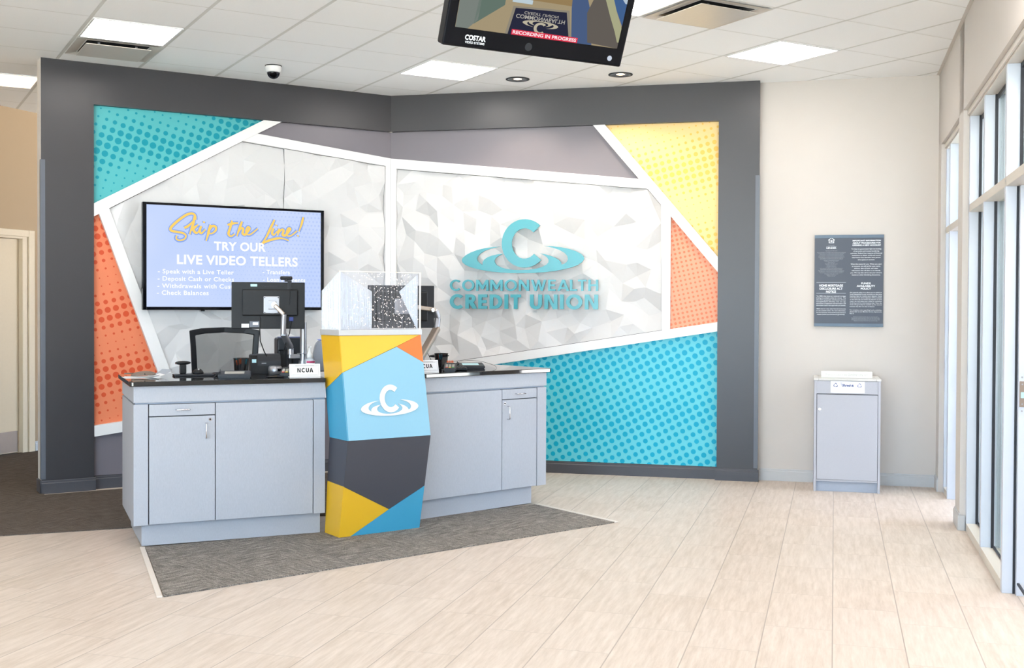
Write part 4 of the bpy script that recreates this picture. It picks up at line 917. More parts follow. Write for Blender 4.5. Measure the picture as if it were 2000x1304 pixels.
m = MB(); m.box(X0+.0185, X1-.0185, YF+.03, YF+.046, .0, .081); m.build('toe_kick', plain('blue_grey_kick', (164, 172, 186), .5), bn)
lx0, lx1, lz0, lz1 = -.838, -.583, .781, .872
pl = MB().box(lx0, lx1, YF+.0005, YF+.0018, lz0, lz1).build('printed_label', M['paper'], bn)
def LBL(X, Y): return lx0+(X-515)/(1470-515)*(lx1-lx0), lz1-(Y-340-(X-515)*.025)/(340)*(lz1-lz0)
YL = YF+.0002
def recyc(cx, cy, mat):
    m = MB()
    for k in range(3):
        a0 = R(90+k*120); mt = Matrix.Translation((cx, 0, cy)) @ Matrix.Rotation(-(a0-R(90)), 4, 'Y')
        m.prism([(-.0085, .0105), (-.0025, .0175), (.0045, .0175), (.009, .0105), (.0115, .012), (.010, .004), (.0035, .007), (.0058, .0085), (.0025, .0125), (-.0015, .0125), (-.0045, .0075)], YL-.0003, YL, 'y', mt)
    m.build('recycling_symbol', mat, pl)
cx_, cz_ = LBL(655, 462); recyc(cx_, cz_, M['navy']); cx_, cz_ = LBL(1328, 478); recyc(cx_, cz_, M['navy2'])
m = MB(); x0, z0 = LBL(840, 500); x1, _ = LBL(1165, 500); put_text(m, 'Shred-it', x0, x1, z0-.001, z0+.0185, YL, 0, .04, 1., .15); m.build('label_name', M['navy'], pl, recalc=False)
m = MB()
for k in range(5): x, z = LBL(785+k*9, 405+k*22); x1, _ = LBL(840, 400); m.box(x, x1, YL-.0002, YL, z, z+.0022)
x0, z0 = LBL(800, 520); x1, z1 = LBL(1190, 440); m.prism([(x1, z0+.004), (x0+.01, z0+.002), (x0+.01, z0+.003), (x1, z0+.005)], YL-.0002, YL, 'y'); m.build('wing_mark', M['navy2'], pl)
m = MB()
for tx, xa, xb, Y in (('CONFIDENTIAL PAPER SHREDDING & RECYCLING SYSTEM', 578, 1408, 560), ('all papers are shredded and recycled', 700, 1285, 588), ('1 800 69 SHRED', 905, 1100, 615)):
    x0, z = LBL(xa, Y+8); x1, _ = LBL(xb, Y+8); line_text(m, tx, x0, .0032, z, YL, .0, 'L', x1-x0)
m.build('label_fine_print', M['text_pale'], pl, recalc=False)
m = MB()
for a in ((545, 1440, 355, 359), (545, 1440, 662, 666)): x0, z1 = LBL(a[0], a[2]); x1, z0 = LBL(a[0], a[3]); m.box(x0, x0+.239, YL-.0002, YL, z0, z1)
m.build('label_border', M['text_pale'], pl)
sk = thing('sign_plank', 'cream wooden plank lettered OWENTON, KY on top of the shredding cabinet', 'sign', on(A2, W2C, -.715, -.33, .8925), A2+R(2))
MB().box(-.195, .195, -.011, .011, 0, .050, .0015).build('plank', M['cream'], sk)
m = MB(); line_text(m, "There's no place like", -.162, .0165, .016, -.0115, 0., 'L', .166); line_text(m, 'OWENTON, KY', .010, .0205, .014, -.0115, 0., 'L', .152)
for sx in (-1, 1):
    for k in range(4): m.ball((sx*(.182-.0015*(k % 2)), -.0112, .014+k*.007), .0016, 6)
m.build('plank_lettering', M['text_pale'], sk, recalc=False)

# ------------------------------------------------------------------ desk items (left station)
Z = .9952
def L(x, y, z=Z): return on(LR_, LA, x, y, z)
def Rt(x, y, z=Z): return on(RR, RA, x, y, z)
# papers
def paper(x, y, rz, w, d_, zz, lab, mat='paper', fold=0.):
    m = MB(); n = 10
    for i in range(n):
        a, b2 = i/n*w-w/2, (i+1)/n*w-w/2; f = lambda q: fold*max(0, (q/w+.1))**2*4
        m._add([(a, -d_/2, f(a)), (b2, -d_/2, f(b2)), (b2, d_/2, f(b2)), (a, d_/2, f(a)), (a, -d_/2, f(a)+.0008), (b2, -d_/2, f(b2)+.0008), (b2, d_/2, f(b2)+.0008), (a, d_/2, f(a)+.0008)],
               [(0, 3, 2, 1), (4, 5, 6, 7), (0, 1, 5, 4), (2, 3, 7, 6)]+([(0, 4, 7, 3)] if i == 0 else [])+([(1, 2, 6, 5)] if i == n-1 else []))
    tag(place(m.build('brochure', M[mat]), L(x, y, zz), LR_+rz), lab, 'paper', None)
paper(.095, .40, R(6), .235, .15, Z, 'white brochure at the bottom of the pile, counter\'s left end', fold=.012)
paper(.085, .41, R(-8), .21, .14, Z+.0022, 'white folded brochure second from the bottom of the pile', fold=.010)
paper(.195, .47, R(24), .12, .12, Z+.013, 'grey printed leaflet curling up at the right of the brochures', 'text_grey', fold=.02)
ey = thing('eyeglass_case', 'brown soft eyeglass case lying on the pile of brochures', 'case', L(.095, .40, Z+.0105), LR_+R(-8))
m = MB(); b = bmesh.new(); bmesh.ops.create_uvsphere(b, u_segments=24, v_segments=12, radius=1)
for v_ in b.verts: v_.co = Vector((v_.co.x*.075, v_.co.y*.036*(1-.25*v_.co.x), max(-.2, v_.co.z)*.022+.006+.004*v_.co.x))
m._merge(b, True); m.build('case_body', M['brown'], ey)
m = MB().prism([(-.075, -.02), (-.11, -.03), (-.115, .02), (-.06, .03)], .012, .017); m.build('flap', M['brown'], ey); MB().ball((.01, -.034, .012), .004, 8).build('snap', M['black'], ey)
# stamp on dark tray with mouse
ty = tag(place(MB().box(0, .26, 0, .11, 0, .012, .003).build('tray', M['black2']), L(.283, .40), LR_), 'low dark tray under the stamp and mouse', 'tray')
st = thing('hand_stamp', 'black hand stamp with wide T-shaped handle, left station', 'stamp', L(.345, .48, Z+.0125), LR_)
MB().box(-.02, .02, -.016, .016, 0, .06, .005).build('stamp_body', M['black'], st)
m = MB(); b = bmesh.new(); bmesh.ops.create_uvsphere(b, u_segments=24, v_segments=12, radius=1)
for v_ in b.verts: v_.co = Vector((v_.co.x*.05, v_.co.y*.018, v_.co.z*.013+.07))
m._merge(b, True); m.build('stamp_handle', M['black'], st); MB().box(-.048, -.04, -.009, .009, .062, .072, .003).build('stamp_end', plain('maroon_plastic', (90, 40, 36), .4), st)
mo = thing('computer_mouse', 'black computer mouse beside the T-handled stamp', 'mouse', L(.435, .445, Z+.0125), LR_+R(-10))
m = MB(); b = bmesh.new(); bmesh.ops.create_uvsphere(b, u_segments=24, v_segments=12, radius=1)
for v_ in b.verts: v_.co = Vector((v_.co.x*.036, v_.co.y*.03, max(0, v_.co.z)*.034))
m._merge(b, True); m.build('mouse_shell', M['black'], mo); MB().ball((.004, -.012, .027), .008, 10).build('scroll_wheel', M['silver'], mo); 
# keyboard-like dark slab and signature pad
kb = thing('keyboard', 'black keyboard lying behind the signature pad', 'keyboard', L(.53, .36), LR_+R(2))
MB().box(0, .20, 0, .11, 0, .018, .006).build('keyboard_body', M['black'], kb); MB().box(.01, .19, .01, .10, .0185, .021, .001).build('keys', M['black2'], kb)
def sigpad(loc, rz, lab, face_='keygrey'):
    t = thing('signature_pad', lab, 'signature pad', loc, rz)
    m = MB().prism([(-.075, 0), (-.075, .02), (.045, .04), (.07, .036), (.07, 0)], -.1, .1, 'x'); b3 = m.bm; bmesh.ops.bevel(b3, geom=[e for e in b3.edges], offset=.005, segments=2, affect='EDGES'); m.build('pad_body', M['black2'], t)
    k = (.04-.02)/.12; f = lambda y: .02+(y+.075)*k+.0006
    m = MB(); m._add([(-.06, -.045, f(-.045)), (.06, -.045, f(-.045)), (.06, .02, f(.02)), (-.06, .02, f(.02))], [(0, 1, 2, 3)]); m._add([(-.06, -.045, f(-.045)-.003), (.06, -.045, f(-.045)-.003), (.06, .02, f(.02)-.003), (-.06, .02, f(.02)-.003)], [(3, 2, 1, 0)])
    m.build('pad_screen', M[face_], t)
    m = MB().tube([(-.09, -.04, f(-.04)+.006), (-.09, .03, f(.03)+.007)], .004, 8); m.build('stylus', M['black'], t)
    m = MB().tube([(-.09, -.04, f(-.04)+.006), (-.12, -.06, .008), (-.128, -.02, .006), (-.11, .04, .012), (-.08, .06, .02)], .0016, 6); m.build('cord', M['black'], t); return t
sigpad(L(.625, .205), LR_+R(-12), 'black signature pad with grey display at the left station front')
# pen cup with pens
def pencup(loc, lab, penlab, cols, rz, grp):
    t = thing('pen_cup', lab, 'pen cup', loc, rz)
    m = MB().lathe([(.044, .004), (.050, .10), (.0515, .104), (.049, .104), (.0475, .10), (.042, .006)], seg=36); m.build('mesh_wall', sheet('cup_mesh_'+lab[:3], (1, 1, 1, 1), (16, 16, 20), .42), t)
    MB().lathe([(.0, .0), (.045, .0), (.045, .005), (.0, .005)], seg=36).build('cup_base', M['black'], t)
    m = MB(); m.tube([(.0505*math.cos(a*math.tau/36), .0505*math.sin(a*math.tau/36), .104) for a in range(37)], .0022, 8, caps=False); m.build('rim', M['black'], t)
    rn2 = random.Random(len(lab))
    for k, (cname, word) in enumerate(cols):
        a = rn2.uniform(0, math.tau); x, y = .018*math.cos(a), .018*math.sin(a); b = rn2.uniform(-.4, .4); x2, y2 = (.036)*math.cos(a+b), (.036)*math.sin(a+b)
        if k < 2: x, y, x2, y2 = -.02+.012*k, -.02, -.036+.02*k, -.026
        p = thing('pen', penlab % word, 'pen', loc, rz, grp)
        dx, dy = x2-x, y2-y; top = .093+.006*(k % 3)
        m = MB().tube([(x, y, .0065), (x+dx*.62, y+dy*.62, top*.66)], .0036, 8); m.build('barrel', M['silver'] if k % 2 else M['black2'], p)
        m = MB().tube([(x+dx*.62, y+dy*.62, top*.66+.0005), (x2, y2, top)], .0052, 8); m.build('pen_cap', M[cname], p)
    return t
pencup(L(.722, .52), 'black wire-mesh pen cup at the left station', '%s pen in the left station pen cup', [('orange', 'orange-capped'), ('orange', 'orange-capped'), ('orange', 'orange-capped'), ('cyan', 'teal-capped'), ('cyan', 'teal-capped'), ('cyan', 'teal-capped')], LR_, 'pens in the left pen cup')
# receipt printer
pr = thing('receipt_printer', 'black receipt printer with rounded lid beside the left pen cup', 'printer', L(.78, .50), LR_+R(-6))
m = MB().prism([(0, 0), (0, .075), (.01, .10), (.035, .122), (.07, .128), (.15, .122), (.16, .10), (.16, 0)], 0, .19, 'x'); bmesh.ops.bevel(m.bm, geom=m.bm.edges[:], offset=.003, segments=2, affect='EDGES'); m.build('printer_body', M['black'], pr)
m = MB().prism([(-.004, .055), (-.004, .085), (.012, .112), (.04, .129), (.10, .131), (.10, .1285), (.04, .126), (.016, .11), (0.0, .083), (.0, .055)], .045, .195, 'x'); m.build('printer_lid', M['black2'], pr)
MB().box(.07, .10, -.0075, -.0045, .068, .074).build('maker_plate', M['silver'], pr); MB().box(.008, .036, -.0022, -.0005, .075, .098, .0006).build('sticker', M['lblue'], pr)
# two silver card readers
for k, (x, y, lb_) in enumerate(((.925, .42, 'silver round check scanner left of the keypad terminal'), (1.06, .455, 'silver round scanner behind the keypad terminal'))):
    t = thing('coin_scanner', lb_, 'scanner', L(x, y), LR_)
    MB().lathe([(.0, 0), (.046, 0), (.046, .03), (.042, .052), (.036, .056), (.0, .057)], seg=32).build('scanner_body', M['silver'], t); MB().box(.005, .03, -.0475, -.040, .022, .040, .001).build('scanner_window', M['blackgloss'], t)
def pinpad(loc, rz, lab):
    t = thing('card_terminal', lab, 'card terminal', loc, rz)
    m = MB().prism([(-.075, 0), (-.075, .022), (.05, .055), (.075, .055), (.075, 0)], -.042, .042, 'x'); bmesh.ops.bevel(m.bm, geom=m.bm.edges[:], offset=.006, segments=2, affect='EDGES'); m.build('terminal_body', M['black2'], t)
    k = .033/.125; f = lambda y: .022+(y+.075)*k; mats = [('red', 'ykey', 'green')]
    for r in range(5):
        for c_ in range(3):
            x = -.022+c_*.022; y = -.055+r*.015; nm = ('red', 'ykey', 'green')[c_] if r == 0 else 'keygrey'
            m = MB(); m.box(x-.0085, x+.0085, y-.0052, y+.0052, f(y)-.001, f(y)+.004, .0015, Matrix()); m.build('key', M[nm], t)
    m = MB(); m.box(-.028, .028, .022, .045, f(.04)-.002, f(.04)+.0015, .001); m.build('terminal_screen', M['blackgloss'], t); return t
pinpad(L(.965, .235), LR_+R(-18), 'black card terminal with coloured keys at the left station')
def ncua(loc, rz, lab):
    t = thing('name_plate', lab, 'sign', loc, rz)
    sh = Matrix.Rotation(R(-14), 4, 'X'); w, h_ = .195, .085
    m = MB().box(-w/2, w/2, 0, .003, .001, h_, .0006, sh); m.build('card_front', M['paper'], t)
    m = MB().box(-w/2, w/2, .0, .06, 0, .0025); m.build('card_foot', M['paper'], t)
    m = MB(); [glyph_mesh(m, c_, .25, x_, .030, .026, .028, -.0002, .0006) for c_, x_ in zip('NCUA', (-.048, -.0215, .006, .029))]; m.bm.transform(sh); m.build('card_text', M['text_black'], t, recalc=False)
    m = MB()
    for a in ((-.088, .088, .0105, .0112), (-.088, .088, .076, .0767), (-.08, .08, .016, .0167), (-.08, .08, .069, .0697), (-.06, .06, .0725, .0737)): m.box(a[0], a[1], -.0008, -.0003, a[2], a[3])
    for x in (-.088, .0873): m.box(x, x+.0007, -.0008, -.0003, .0105, .0767)
    m.bm.transform(sh); m.build('card_border', M['text_black'], t); return t
ncua(L(1.045, .085), LR_-R(4), 'white NCUA sign card beside the colourful pedestal, left station')
ph = thing('smart_phone', 'small dark phone lying flat before the card terminal', 'phone', L(.86, .12), LR_+R(5)); MB().box(-.05, .05, -.022, .022, 0, .008, .003).build('phone_body', M['black'], ph); MB().box(-.03, .01, -.012, -.004, .0082, .0088).build('phone_strip', plain('gold_strip', (196, 160, 110), .3, .5), ph)
# hand sanitizer
sz = thing('sanitizer_bottle', 'clear pump bottle of hand sanitizer behind the NCUA card', 'bottle', L(1.135, .34), LR_); sz.scale = (1.12, 1.12, 1.18)
m = MB().lathe([(.0, .0), (.030, .0), (.033, .006), (.033, .07), (.027, .084), (.014, .092), (.0, .092)], seg=28); m.build('bottle_body', M['bottle'], sz)
MB().lathe([(.014, .0925), (.017, .094), (.017, .112), (.008, .128), (.006, .150), (.0, .150)], seg=20).build('pump_collar', M['white'], sz); MB().box(-.006, .006, -.03, .012, .151, .160, .002).build('pump_head', M['white'], sz)
m = MB(); a = [(.0345*math.sin(R(q)), -.0345*math.cos(R(q))) for q in range(-50, 51, 10)]
def wrap(z0, z1, mat, nm, r0=.0345, q0=-50, q1=50):
    m = MB(); pts = [(r0*math.sin(R(q)), -r0*math.cos(R(q))) for q in range(q0, q1+1, 5)]; k = len(pts)
    m._add([(p[0], p[1], z0) for p in pts]+[(p[0], p[1], z1) for p in pts], [(i, i+1, k+i+1, k+i) for i in range(k-1)], True); m.build(nm, mat, sz)
wrap(.02, .078, M['paper'], 'label'); wrap(.066, .0765, M['pink'], 'label_stripe', .0349, -45, 45); wrap(.034, .052, M['bluelabel'], 'label_word', .0349, -32, 32)
# dark box (cash dispenser) and grey printer behind
bxo = thing('desktop_unit', 'dark grey desktop machine behind the monitor arm', 'machine', L(.985, .64), LR_+R(-4))
m = MB().prism([(0, 0), (.20, 0), (.20, .02), (.20, .23), (.0, .225)], 0, .16, 'y'); m = MB().box(0, .2, 0, .16, 0, .232, .012, seg=3); m.build('machine_body', M['black2'], bxo)
MB().box(.02, .18, .02, .15, .2325, .2385, .002).build('machine_lid', plain('blue_grey_lid', (104, 112, 150), .4), bxo)
gp = thing('countertop_scanner', 'pale grey rounded machine just left of the pedestal', 'machine', L(1.225, .62), LR_+R(-10))
m = MB().prism([(0, 0), (.12, 0), (.12, .2), (.10, .215), (.05, .215), (.02, .19), (.005, .12)], 0, .12, 'y'); bmesh.ops.bevel(m.bm, geom=m.bm.edges[:], offset=.008, segments=3, affect='EDGES'); m.build('machine_body', plain('mid_grey_plastic', (150, 152, 160), .35), gp)
MB().box(.035, .10, .012, .108, .2155, .221, .002).build('machine_cover', plain('periwinkle_cover', (120, 136, 210), .3), gp)
# desk phone stand
dp = thing('desk_phone', 'black desk phone stand behind the silver scanners', 'phone', L(.985, .60), LR_+R(-5))
MB().box(-.0, .085, -.03, .01, 0, .02, .004).build('phone_base', M['black'], dp); m = MB().box(.0, .095, .0, .012, .021, .155, .010, Matrix.Rotation(R(-6), 4, 'X')); m.build('phone_back', M['black'], dp); MB().tube([(.055, -.012, .02), (.055, -.006, .13)], .005, 8).build('phone_stem', M['black2'], dp)
# coiled cables
def cable(pts, lab, r=.0022):
    P_ = [Vector(p) for p in pts]; Q = []
    for i in range(len(P_)-1):
        p0, p1, p2, p3 = P_[max(i-1, 0)], P_[i], P_[i+1], P_[min(i+2, len(P_)-1)]
        for k in range(8):
            t = k/8; Q.append(.5*((2*p1)+(p2-p0)*t+(2*p0-5*p1+4*p2-p3)*t*t+(3*p1-p0-3*p2+p3)*t**3))
    Q.append(P_[-1]); m = MB().tube(Q, r, 8); tag(m.build('cable', M['black']), lab, 'cable')
cable([L(.88, .30, Z+.0025), L(.93, .345, Z+.0025), L(1.00, .36, Z+.0025), L(1.06, .40, Z+.0025), L(1.10, .45, Z+.003)], 'black cable looping behind the left card terminal')
# monitor with arm
mn = thing('computer_monitor', 'black monitor on silver arm seen from behind, left station', 'monitor', L(.88, .42, 1.295), LR_-R(10))
MB().box(-.235, .235, .0, .03, 0, .305, .004).build('monitor_shell', M['black'], mn)
MB().box(-.233, .233, .0305, .032, .004, .301).build('monitor_glass', M['blackgloss'], mn)
MB().box(-.168, .19, -.022, -.0005, .085, .258, .008).build('rear_housing', M['black'], mn)
vp = MB().box(-.032, .070, -.0265, -.0225, .10, .213, .004).build('mount_plate', M['silver'], mn)
m = MB(); [m.cyl((x, -.0266, z), .0042, -.0012, 10, axis='y') for x in (-.024, .062) for z in (.108, .205)]; m.build('plate_screws', M['black2'], vp)
MB().box(-.002, .048, -.038, -.027, .128, .184, .003).build('mount_block', M['silver'], vp); m = MB().cyl((.036, -.038, .156), .02, -.012, 24, axis='y'); m.build('swivel', M['chrome'], vp)
MB().box(-.115, -.072, -.0022, -.0004, .276, .293, .002).build('sticker', M['lblue'], mn); MB().box(-.172, -.124, -.0012, -.0004, .008, .033).build('serial_label', M['paper'], mn); MB().box(-.12, -.055, -.0012, -.0004, .012, .05).build('port_label', plain('slate_label', (110, 114, 124), .5), mn); MB().box(-.10, -.065, -.002, -.0013, .026, .042).build('port_sticker', M['paper'], mn)
m = MB(); line_text(m, 'ViewSonic', -.045, .013, .274, -.0006, .01, 'L', .105); m.build('maker_name', M['black2'], mn, recalc=False)
MB().box(.132, .160, -.012, -.0005, .05, .078, .003).build('plug', M['bluecable'], mn)
m = MB().tube([(-.055, -.008, .08), (-.055, -.012, .0), (-.052, -.012, -.08), (-.03, -.005, -.14), (-.012, .01, -.18)], .0035, 8); m.build('power_cord', M['black'], mn)
m = MB().tube([(.146, -.01, .05), (.135, -.016, -.03), (.11, .02, -.10), (.10, .03, -.17)], .003, 8); m.build('video_cord', M['black'], mn)
ar = thing('monitor_arm', 'silver jointed monitor arm clamped to the left worktop pole', 'monitor arm', L(1.13, .50, Z), LR_)
MB().cyl((0, 0, 0), .022, .34, 24).build('arm_pole', M['silver'], ar); MB().cyl((0, 0, .0), .032, .085, 24).build('arm_base', M['silver'], ar)
MB().box(-.10, -.0225, -.02, .02, .098, .128, .006).build('lower_arm', M['silver'], ar)
MB().lathe([(.023, .13), (.042, .131), (.042, .134), (.023, .135)], seg=24).build('collar', M['silver'], ar)
mp_ = ar.matrix_basis.inverted() if False else None
def loc_in(par_loc, par_rz, p):
    d_ = Vector(p)-Vector(par_loc); c, s = math.cos(-par_rz), math.sin(-par_rz); return Vector((d_.x*c-d_.y*s, d_.x*s+d_.y*c, d_.z))
AL = L(1.13, .50, Z)
j0 = Vector((-.085, 0, .125)); j1 = Vector((-.085, 0, .17)); sw = loc_in(AL, LR_, on(LR_-R(10), L(.88, .42, 0), .036, -.052, 1.451)); j2 = Vector((sw.x+.052, sw.y-.015, .36)); j25 = Vector((sw.x+.058, sw.y-.02, .395)); 
m = MB().tube([j0, j1], .021, 16); m.build('arm_joint', M['silver'], ar)
def bar(p, q, w, t, par, mat, nm):
    p, q = Vector(p), Vector(q); d_ = (q-p); Ln = d_.length; mt = Matrix.Translation(p) @ d_.to_track_quat('Z', 'Y').to_matrix().to_4x4(); MB().box(-w/2, w/2, -t/2, t/2, 0, Ln, min(w, t)*.25, mt).build(nm, mat, par)
bar(j1, Vector((j2.x+.003, j2.y, j2.z-.09)), .04, .032, ar, M['silver'], 'spring_arm')
m = MB().tube([Vector((j2.x+.003, j2.y, j2.z-.095)), j25], .018, 16); m.build('elbow', M['silver'], ar)
bar(j25, sw+Vector((.0, -.004, .0)), .03, .026, ar, M['tan_metal'], 'head_arm')
# webcam
wc = thing('webcam', 'small black webcam clipped on top of the left monitor', 'webcam', on(LR_-R(10), L(.88, .42, 0), .115, .012, 1.6045), LR_-R(10))
MB().box(-.04, .04, -.014, .012, .012, .036, .008).build('webcam_body', M['black'], wc); MB().box(-.012, .03, -.018, .0185, .0005, .011, .003).build('clip', M['black'], wc); MB().box(.008, .034, -.024, -.0165, -.048, .009, .002).build('clip_foot', M['black2'], wc)
m = MB().tube([(.0, -.015, .02), (.022, -.03, -.02), (.024, -.040, -.08), (.018, -.045, -.15)], .0014, 6); m.build('webcam_cord', M['black'], wc)

# office chair behind the left counter
oc = thing('office_chair', 'black mesh-back office chair behind the left counter', 'chair', L(.73, 1.22, .006), LR_-R(2))
MB().box(-.24, .24, -.02, .46, .47, .53, .02, seg=3).build('seat', plain('black_seat_fabric', (30, 30, 32), .85), oc)
def backc(x, z): return .04*(x/.24)**2-.03
m = MB(); prof = []
ctr = [(-.205, .66), (-.225, .90), (-.238, 1.16), (-.246, 1.262), (-.16, 1.278), (0, 1.284), (.16, 1.278), (.246, 1.262), (.238, 1.16), (.225, .90), (.205, .66)]
inn = [(-.17, .69), (-.185, .90), (-.198, 1.15), (-.204, 1.228), (-.13, 1.240), (0, 1.246), (.13, 1.240), (.204, 1.228), (.198, 1.15), (.185, .90), (.17, .69)]
k = len(ctr); vs = []
for (x, z) in ctr: vs.append((x, -backc(x, z)-.012, z))
for (x, z) in inn: vs.append((x, -backc(x, z)-.014, z))
for (x, z) in ctr: vs.append((x, -backc(x, z)+.012, z))
for (x, z) in inn: vs.append((x, -backc(x, z)+.014, z))
fs = []
for i in range(k):
    j = (i+1) % k; fs += [(i, j, k+j, k+i), (2*k+j, 2*k+i, 3*k+i, 3*k+j), (i, 2*k+i, 2*k+j, j), (k+i, k+j, 3*k+j, 3*k+i)]
m._add(vs, fs); o = m.build('back_frame', M['black'], oc); bv = o.modifiers.new('soften', 'BEVEL'); bv.width = .006; bv.segments = 3; bv.limit_method = 'ANGLE'
m = MB(); N_ = 12; rows = [(.69, .17), (.90, .185), (1.15, .198), (1.236, .203)]
g_ = [[m.bm.verts.new((-w+2*w*i/N_, -backc(-w+2*w*i/N_, 0), z+(.008*math.sin(math.pi*i/N_) if r == 3 else 0))) for i in range(N_+1)] for r, (z, w) in enumerate(rows)]
for r in range(3):
    for i in range(N_): m.bm.faces.new((g_[r][i], g_[r][i+1], g_[r+1][i+1], g_[r+1][i])).smooth = True
m.build('back_mesh', M['mesh'], oc)
m = MB().tube([(0, -.0, .66), (0, -.03, .58), (0, .1, .45), (0, .2, .44)], .02, 12); m.build('back_support', M['black'], oc)
MB().cyl((0, .21, .10), .028, .36, 20).build('gas_lift', M['black'], oc)
for q in range(5):
    a = q*math.tau/5+.3; e = Vector((.29*math.cos(a), .21+.29*math.sin(a), .075)); m = MB().tube([(0, .21, .10), e], .022, 10, r2=.014); lg = m.build('base_leg', M['black'], oc)
    m = MB().cyl((e.x-.012, e.y, .03), .03, .024, 16, axis='x'); m.build('caster', M['black2'], lg)
for s_ in (-1, 1):
    m = MB().tube([(s_*.23, .12, .48), (s_*.27, .12, .5), (s_*.275, .12, .66)], .014, 10); am = m.build('armrest', M['black'], oc); MB().box(s_*.275-.035, s_*.275+.035, .02, .26, .662, .685, .008).build('arm_pad', M['black2'], am)

# ------------------------------------------------------------------ desk items (right station)
m2_ = thing('computer_monitor', 'black monitor behind the acrylic box, right station', 'monitor', Rt(-.93, .52, 1.29), RR-R(18))
MB().box(-.245, .245, .0, .03, 0, .305, .004).build('monitor_shell', M['black2'], m2_); MB().box(-.19, .19, -.02, -.0005, .05, .26, .008).build('rear_housing', M['black'], m2_); MB().box(-.243, .243, .0305, .032, .004, .301).build('monitor_glass', M['blackgloss'], m2_)
MB().box(-.06, .05, -.0265, -.0205, .10, .21, .003).build('mount_plate', M['silver'], m2_)
ar2 = thing('monitor_arm', 'tan-silver angled monitor arm right of the acrylic box', 'monitor arm', Rt(-.90, .34, Z), RR)
MB().cyl((0, 0, 0), .028, .10, 24).build('arm_base', M['silver'], ar2)
e0, e1_, e2_, e3 = Vector((0, 0, .08)), Vector((.225, .10, .295)), Vector((.235, .105, .365)), Vector((.205, .10, .425))
bar(e0, e1_, .055, .035, ar2, M['tan_metal'], 'lower_arm'); MB().tube([e1_-Vector((.005, 0, .012)), e2_], .023, 16).build('elbow', M['silver'], ar2); bar(e2_, e3, .045, .035, ar2, M['silver'], 'elbow_link'); bar(e3, Vector((-.02, .14, .455)), .042, .03, ar2, M['tan_metal'], 'head_arm')
m = MB().cyl((.17, .080, .425), .014, -.006, 20, axis='y'); m.build('adjust_bolt', M['chrome'], ar2)
pencup(Rt(-.575, .52), 'tall black pen cup at the right station', '%s pen in the right station pen cup', [('cyan', 'teal-capped'), ('cyan', 'teal-capped'), ('cyan', 'teal-capped'), ('orange', 'orange-capped'), ('orange', 'orange-capped')], RR, 'pens in the right pen cup')
st2 = thing('hand_stamp', 'black T-handled stamp behind the right pen cup', 'stamp', Rt(-.475, .68), RR-R(12))
MB().box(-.02, .02, -.016, .016, 0, .07, .005).build('stamp_body', M['black'], st2); m = MB(); b = bmesh.new(); bmesh.ops.create_uvsphere(b, u_segments=24, v_segments=12, radius=1)
for v_ in b.verts: v_.co = Vector((v_.co.x*.085, v_.co.y*.02, v_.co.z*.013+.078))
m._merge(b, True); m.build('stamp_handle', M['black'], st2)
sigpad(Rt(-.455, .33), RR-R(30), 'black signature pad with pale blue display, right station', 'lblue')
pinpad(Rt(-.785, .14), RR-R(40), 'black card terminal with coloured keys beside the pedestal, right station')
t = thing('keypad', 'small black telephone keypad beside the right card terminal', 'keypad', Rt(-.67, .17), RR-R(35)); MB().box(-.045, .045, -.05, .05, 0, .022, .006).build('keypad_body', M['black'], t)
for r in range(4):
    for c_ in range(3): MB().box(-.03+c_*.022, -.014+c_*.022, -.038+r*.02, -.024+r*.02, .0222, .026, .001).build('key', M['black2'], t)
ncua(Rt(-1.025, .10), RR-R(14), 'white NCUA sign card partly hidden behind the pedestal, right station')
t = thing('business_cards', 'orange and black card holder before the right pen cup', 'card holder', Rt(-.60, .37), RR-R(25)); MB().box(-.035, .035, 0, .02, 0, .035, .002).build('holder', M['black'], t)
for k_ in range(4): MB().box(-.028+k_*.013, -.020+k_*.013, .003, .017, .0355, .058, .0008, ).build('card', M['orange'], t)
t = thing('desk_phone', 'black desk phone beside the pedestal at the right station', 'phone', Rt(-.80, .48), RR); MB().box(-.05, .05, -.05, .05, 0, .03, .006).build('phone_base', M['black'], t); MB().box(-.05, .05, .0, .018, .031, .12, .006, Matrix.Rotation(R(-8), 4, 'X')).build('phone_back', M['black2'], t)
cable([Rt(-.78, .47, 1.16), Rt(-.74, .46, 1.10), Rt(-.70, .45, 1.03), Rt(-.66, .44, Z+.003), Rt(-.64, .45, Z+.003)], 'black cable hanging under the right monitor arm')
cable([Rt(-.50, .45, Z+.004), Rt(-.46, .47, Z+.035), Rt(-.40, .44, Z+.05), Rt(-.33, .36, Z+.045), Rt(-.28, .27, Z+.02), Rt(-.285, .23, Z+.003)], 'thin stylus cord arching over the right signature pad', .0014)
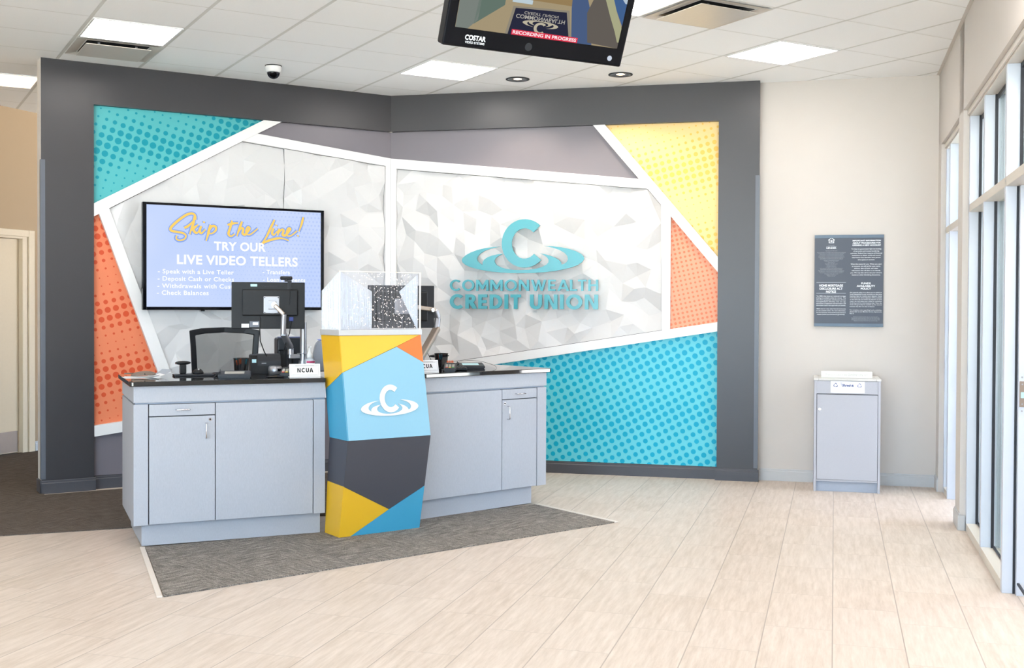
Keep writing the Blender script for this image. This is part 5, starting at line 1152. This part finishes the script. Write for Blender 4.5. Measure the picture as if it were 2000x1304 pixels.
t = thing('keyboard', 'slim black keyboard behind the right signature pad', 'keyboard', Rt(-.52, .56), RR-R(25)); MB().box(0, .12, 0, .09, 0, .015, .005).build('keyboard_body', M['black'], t); MB().box(.01, .11, .01, .08, .0155, .0175, .001).build('keys', M['black2'], t)

# ------------------------------------------------------------------ light from outside, camera
w = bpy.data.worlds.new('daylight'); bpy.context.scene.world = w; w.use_nodes = True
bg = w.node_tree.nodes['Background']; wt = w.node_tree; tc_ = wt.nodes.new('ShaderNodeTexCoord'); sp_w = wt.nodes.new('ShaderNodeSeparateXYZ'); wt.links.new(tc_.outputs['Generated'], sp_w.inputs[0])
cr_ = wt.nodes.new('ShaderNodeValToRGB'); wt.links.new(sp_w.outputs[2], cr_.inputs[0]); mr_ = wt.nodes.new('ShaderNodeMath'); mr_.operation = 'MULTIPLY_ADD'; wt.links.new(sp_w.outputs[2], mr_.inputs[0]); mr_.inputs[1].default_value = .5; mr_.inputs[2].default_value = .5; wt.links.new(mr_.outputs[0], cr_.inputs[0])
ce = cr_.color_ramp.elements; ce[0].position = .47; ce[0].color = (.94, .92, .90, 1); ce[1].position = .53; ce[1].color = (.31, .44, .62, 1)   # pale glow added below to lift the ceiling, open sky above
wt.links.new(cr_.outputs[0], bg.inputs[0]); bg.inputs[1].default_value = 11.
cam = bpy.data.cameras.new('camera'); co = bpy.data.objects.new('camera', cam); C.objects.link(co)
F_, CY, PI_, RO, H_ = 2207.1465, 630.1814, -.0153736, .0043, 1.45502
A = Matrix(((1, 0, 0), (0, math.cos(PI_), math.sin(PI_)), (0, -math.sin(PI_), math.cos(PI_))))
B = Matrix(((math.cos(RO), 0, math.sin(RO)), (0, 1, 0), (-math.sin(RO), 0, math.cos(RO))))
Rm = B @ A
co.matrix_world = Matrix.Translation((0, 0, H_)) @ Matrix((Rm[0], Rm[2], -Vector(Rm[1]))).transposed().to_4x4()
cam.sensor_width = 36; cam.lens = F_/2000*36; cam.shift_y = -(652-CY)/2000; cam.clip_end = 60
bpy.context.scene.camera = co
vs_ = bpy.context.scene.view_settings; vs_.view_transform = 'Standard'; vs_.look = 'None'; vs_.gamma = 1; vs_.use_curve_mapping = False; vs_.exposure = EXPO
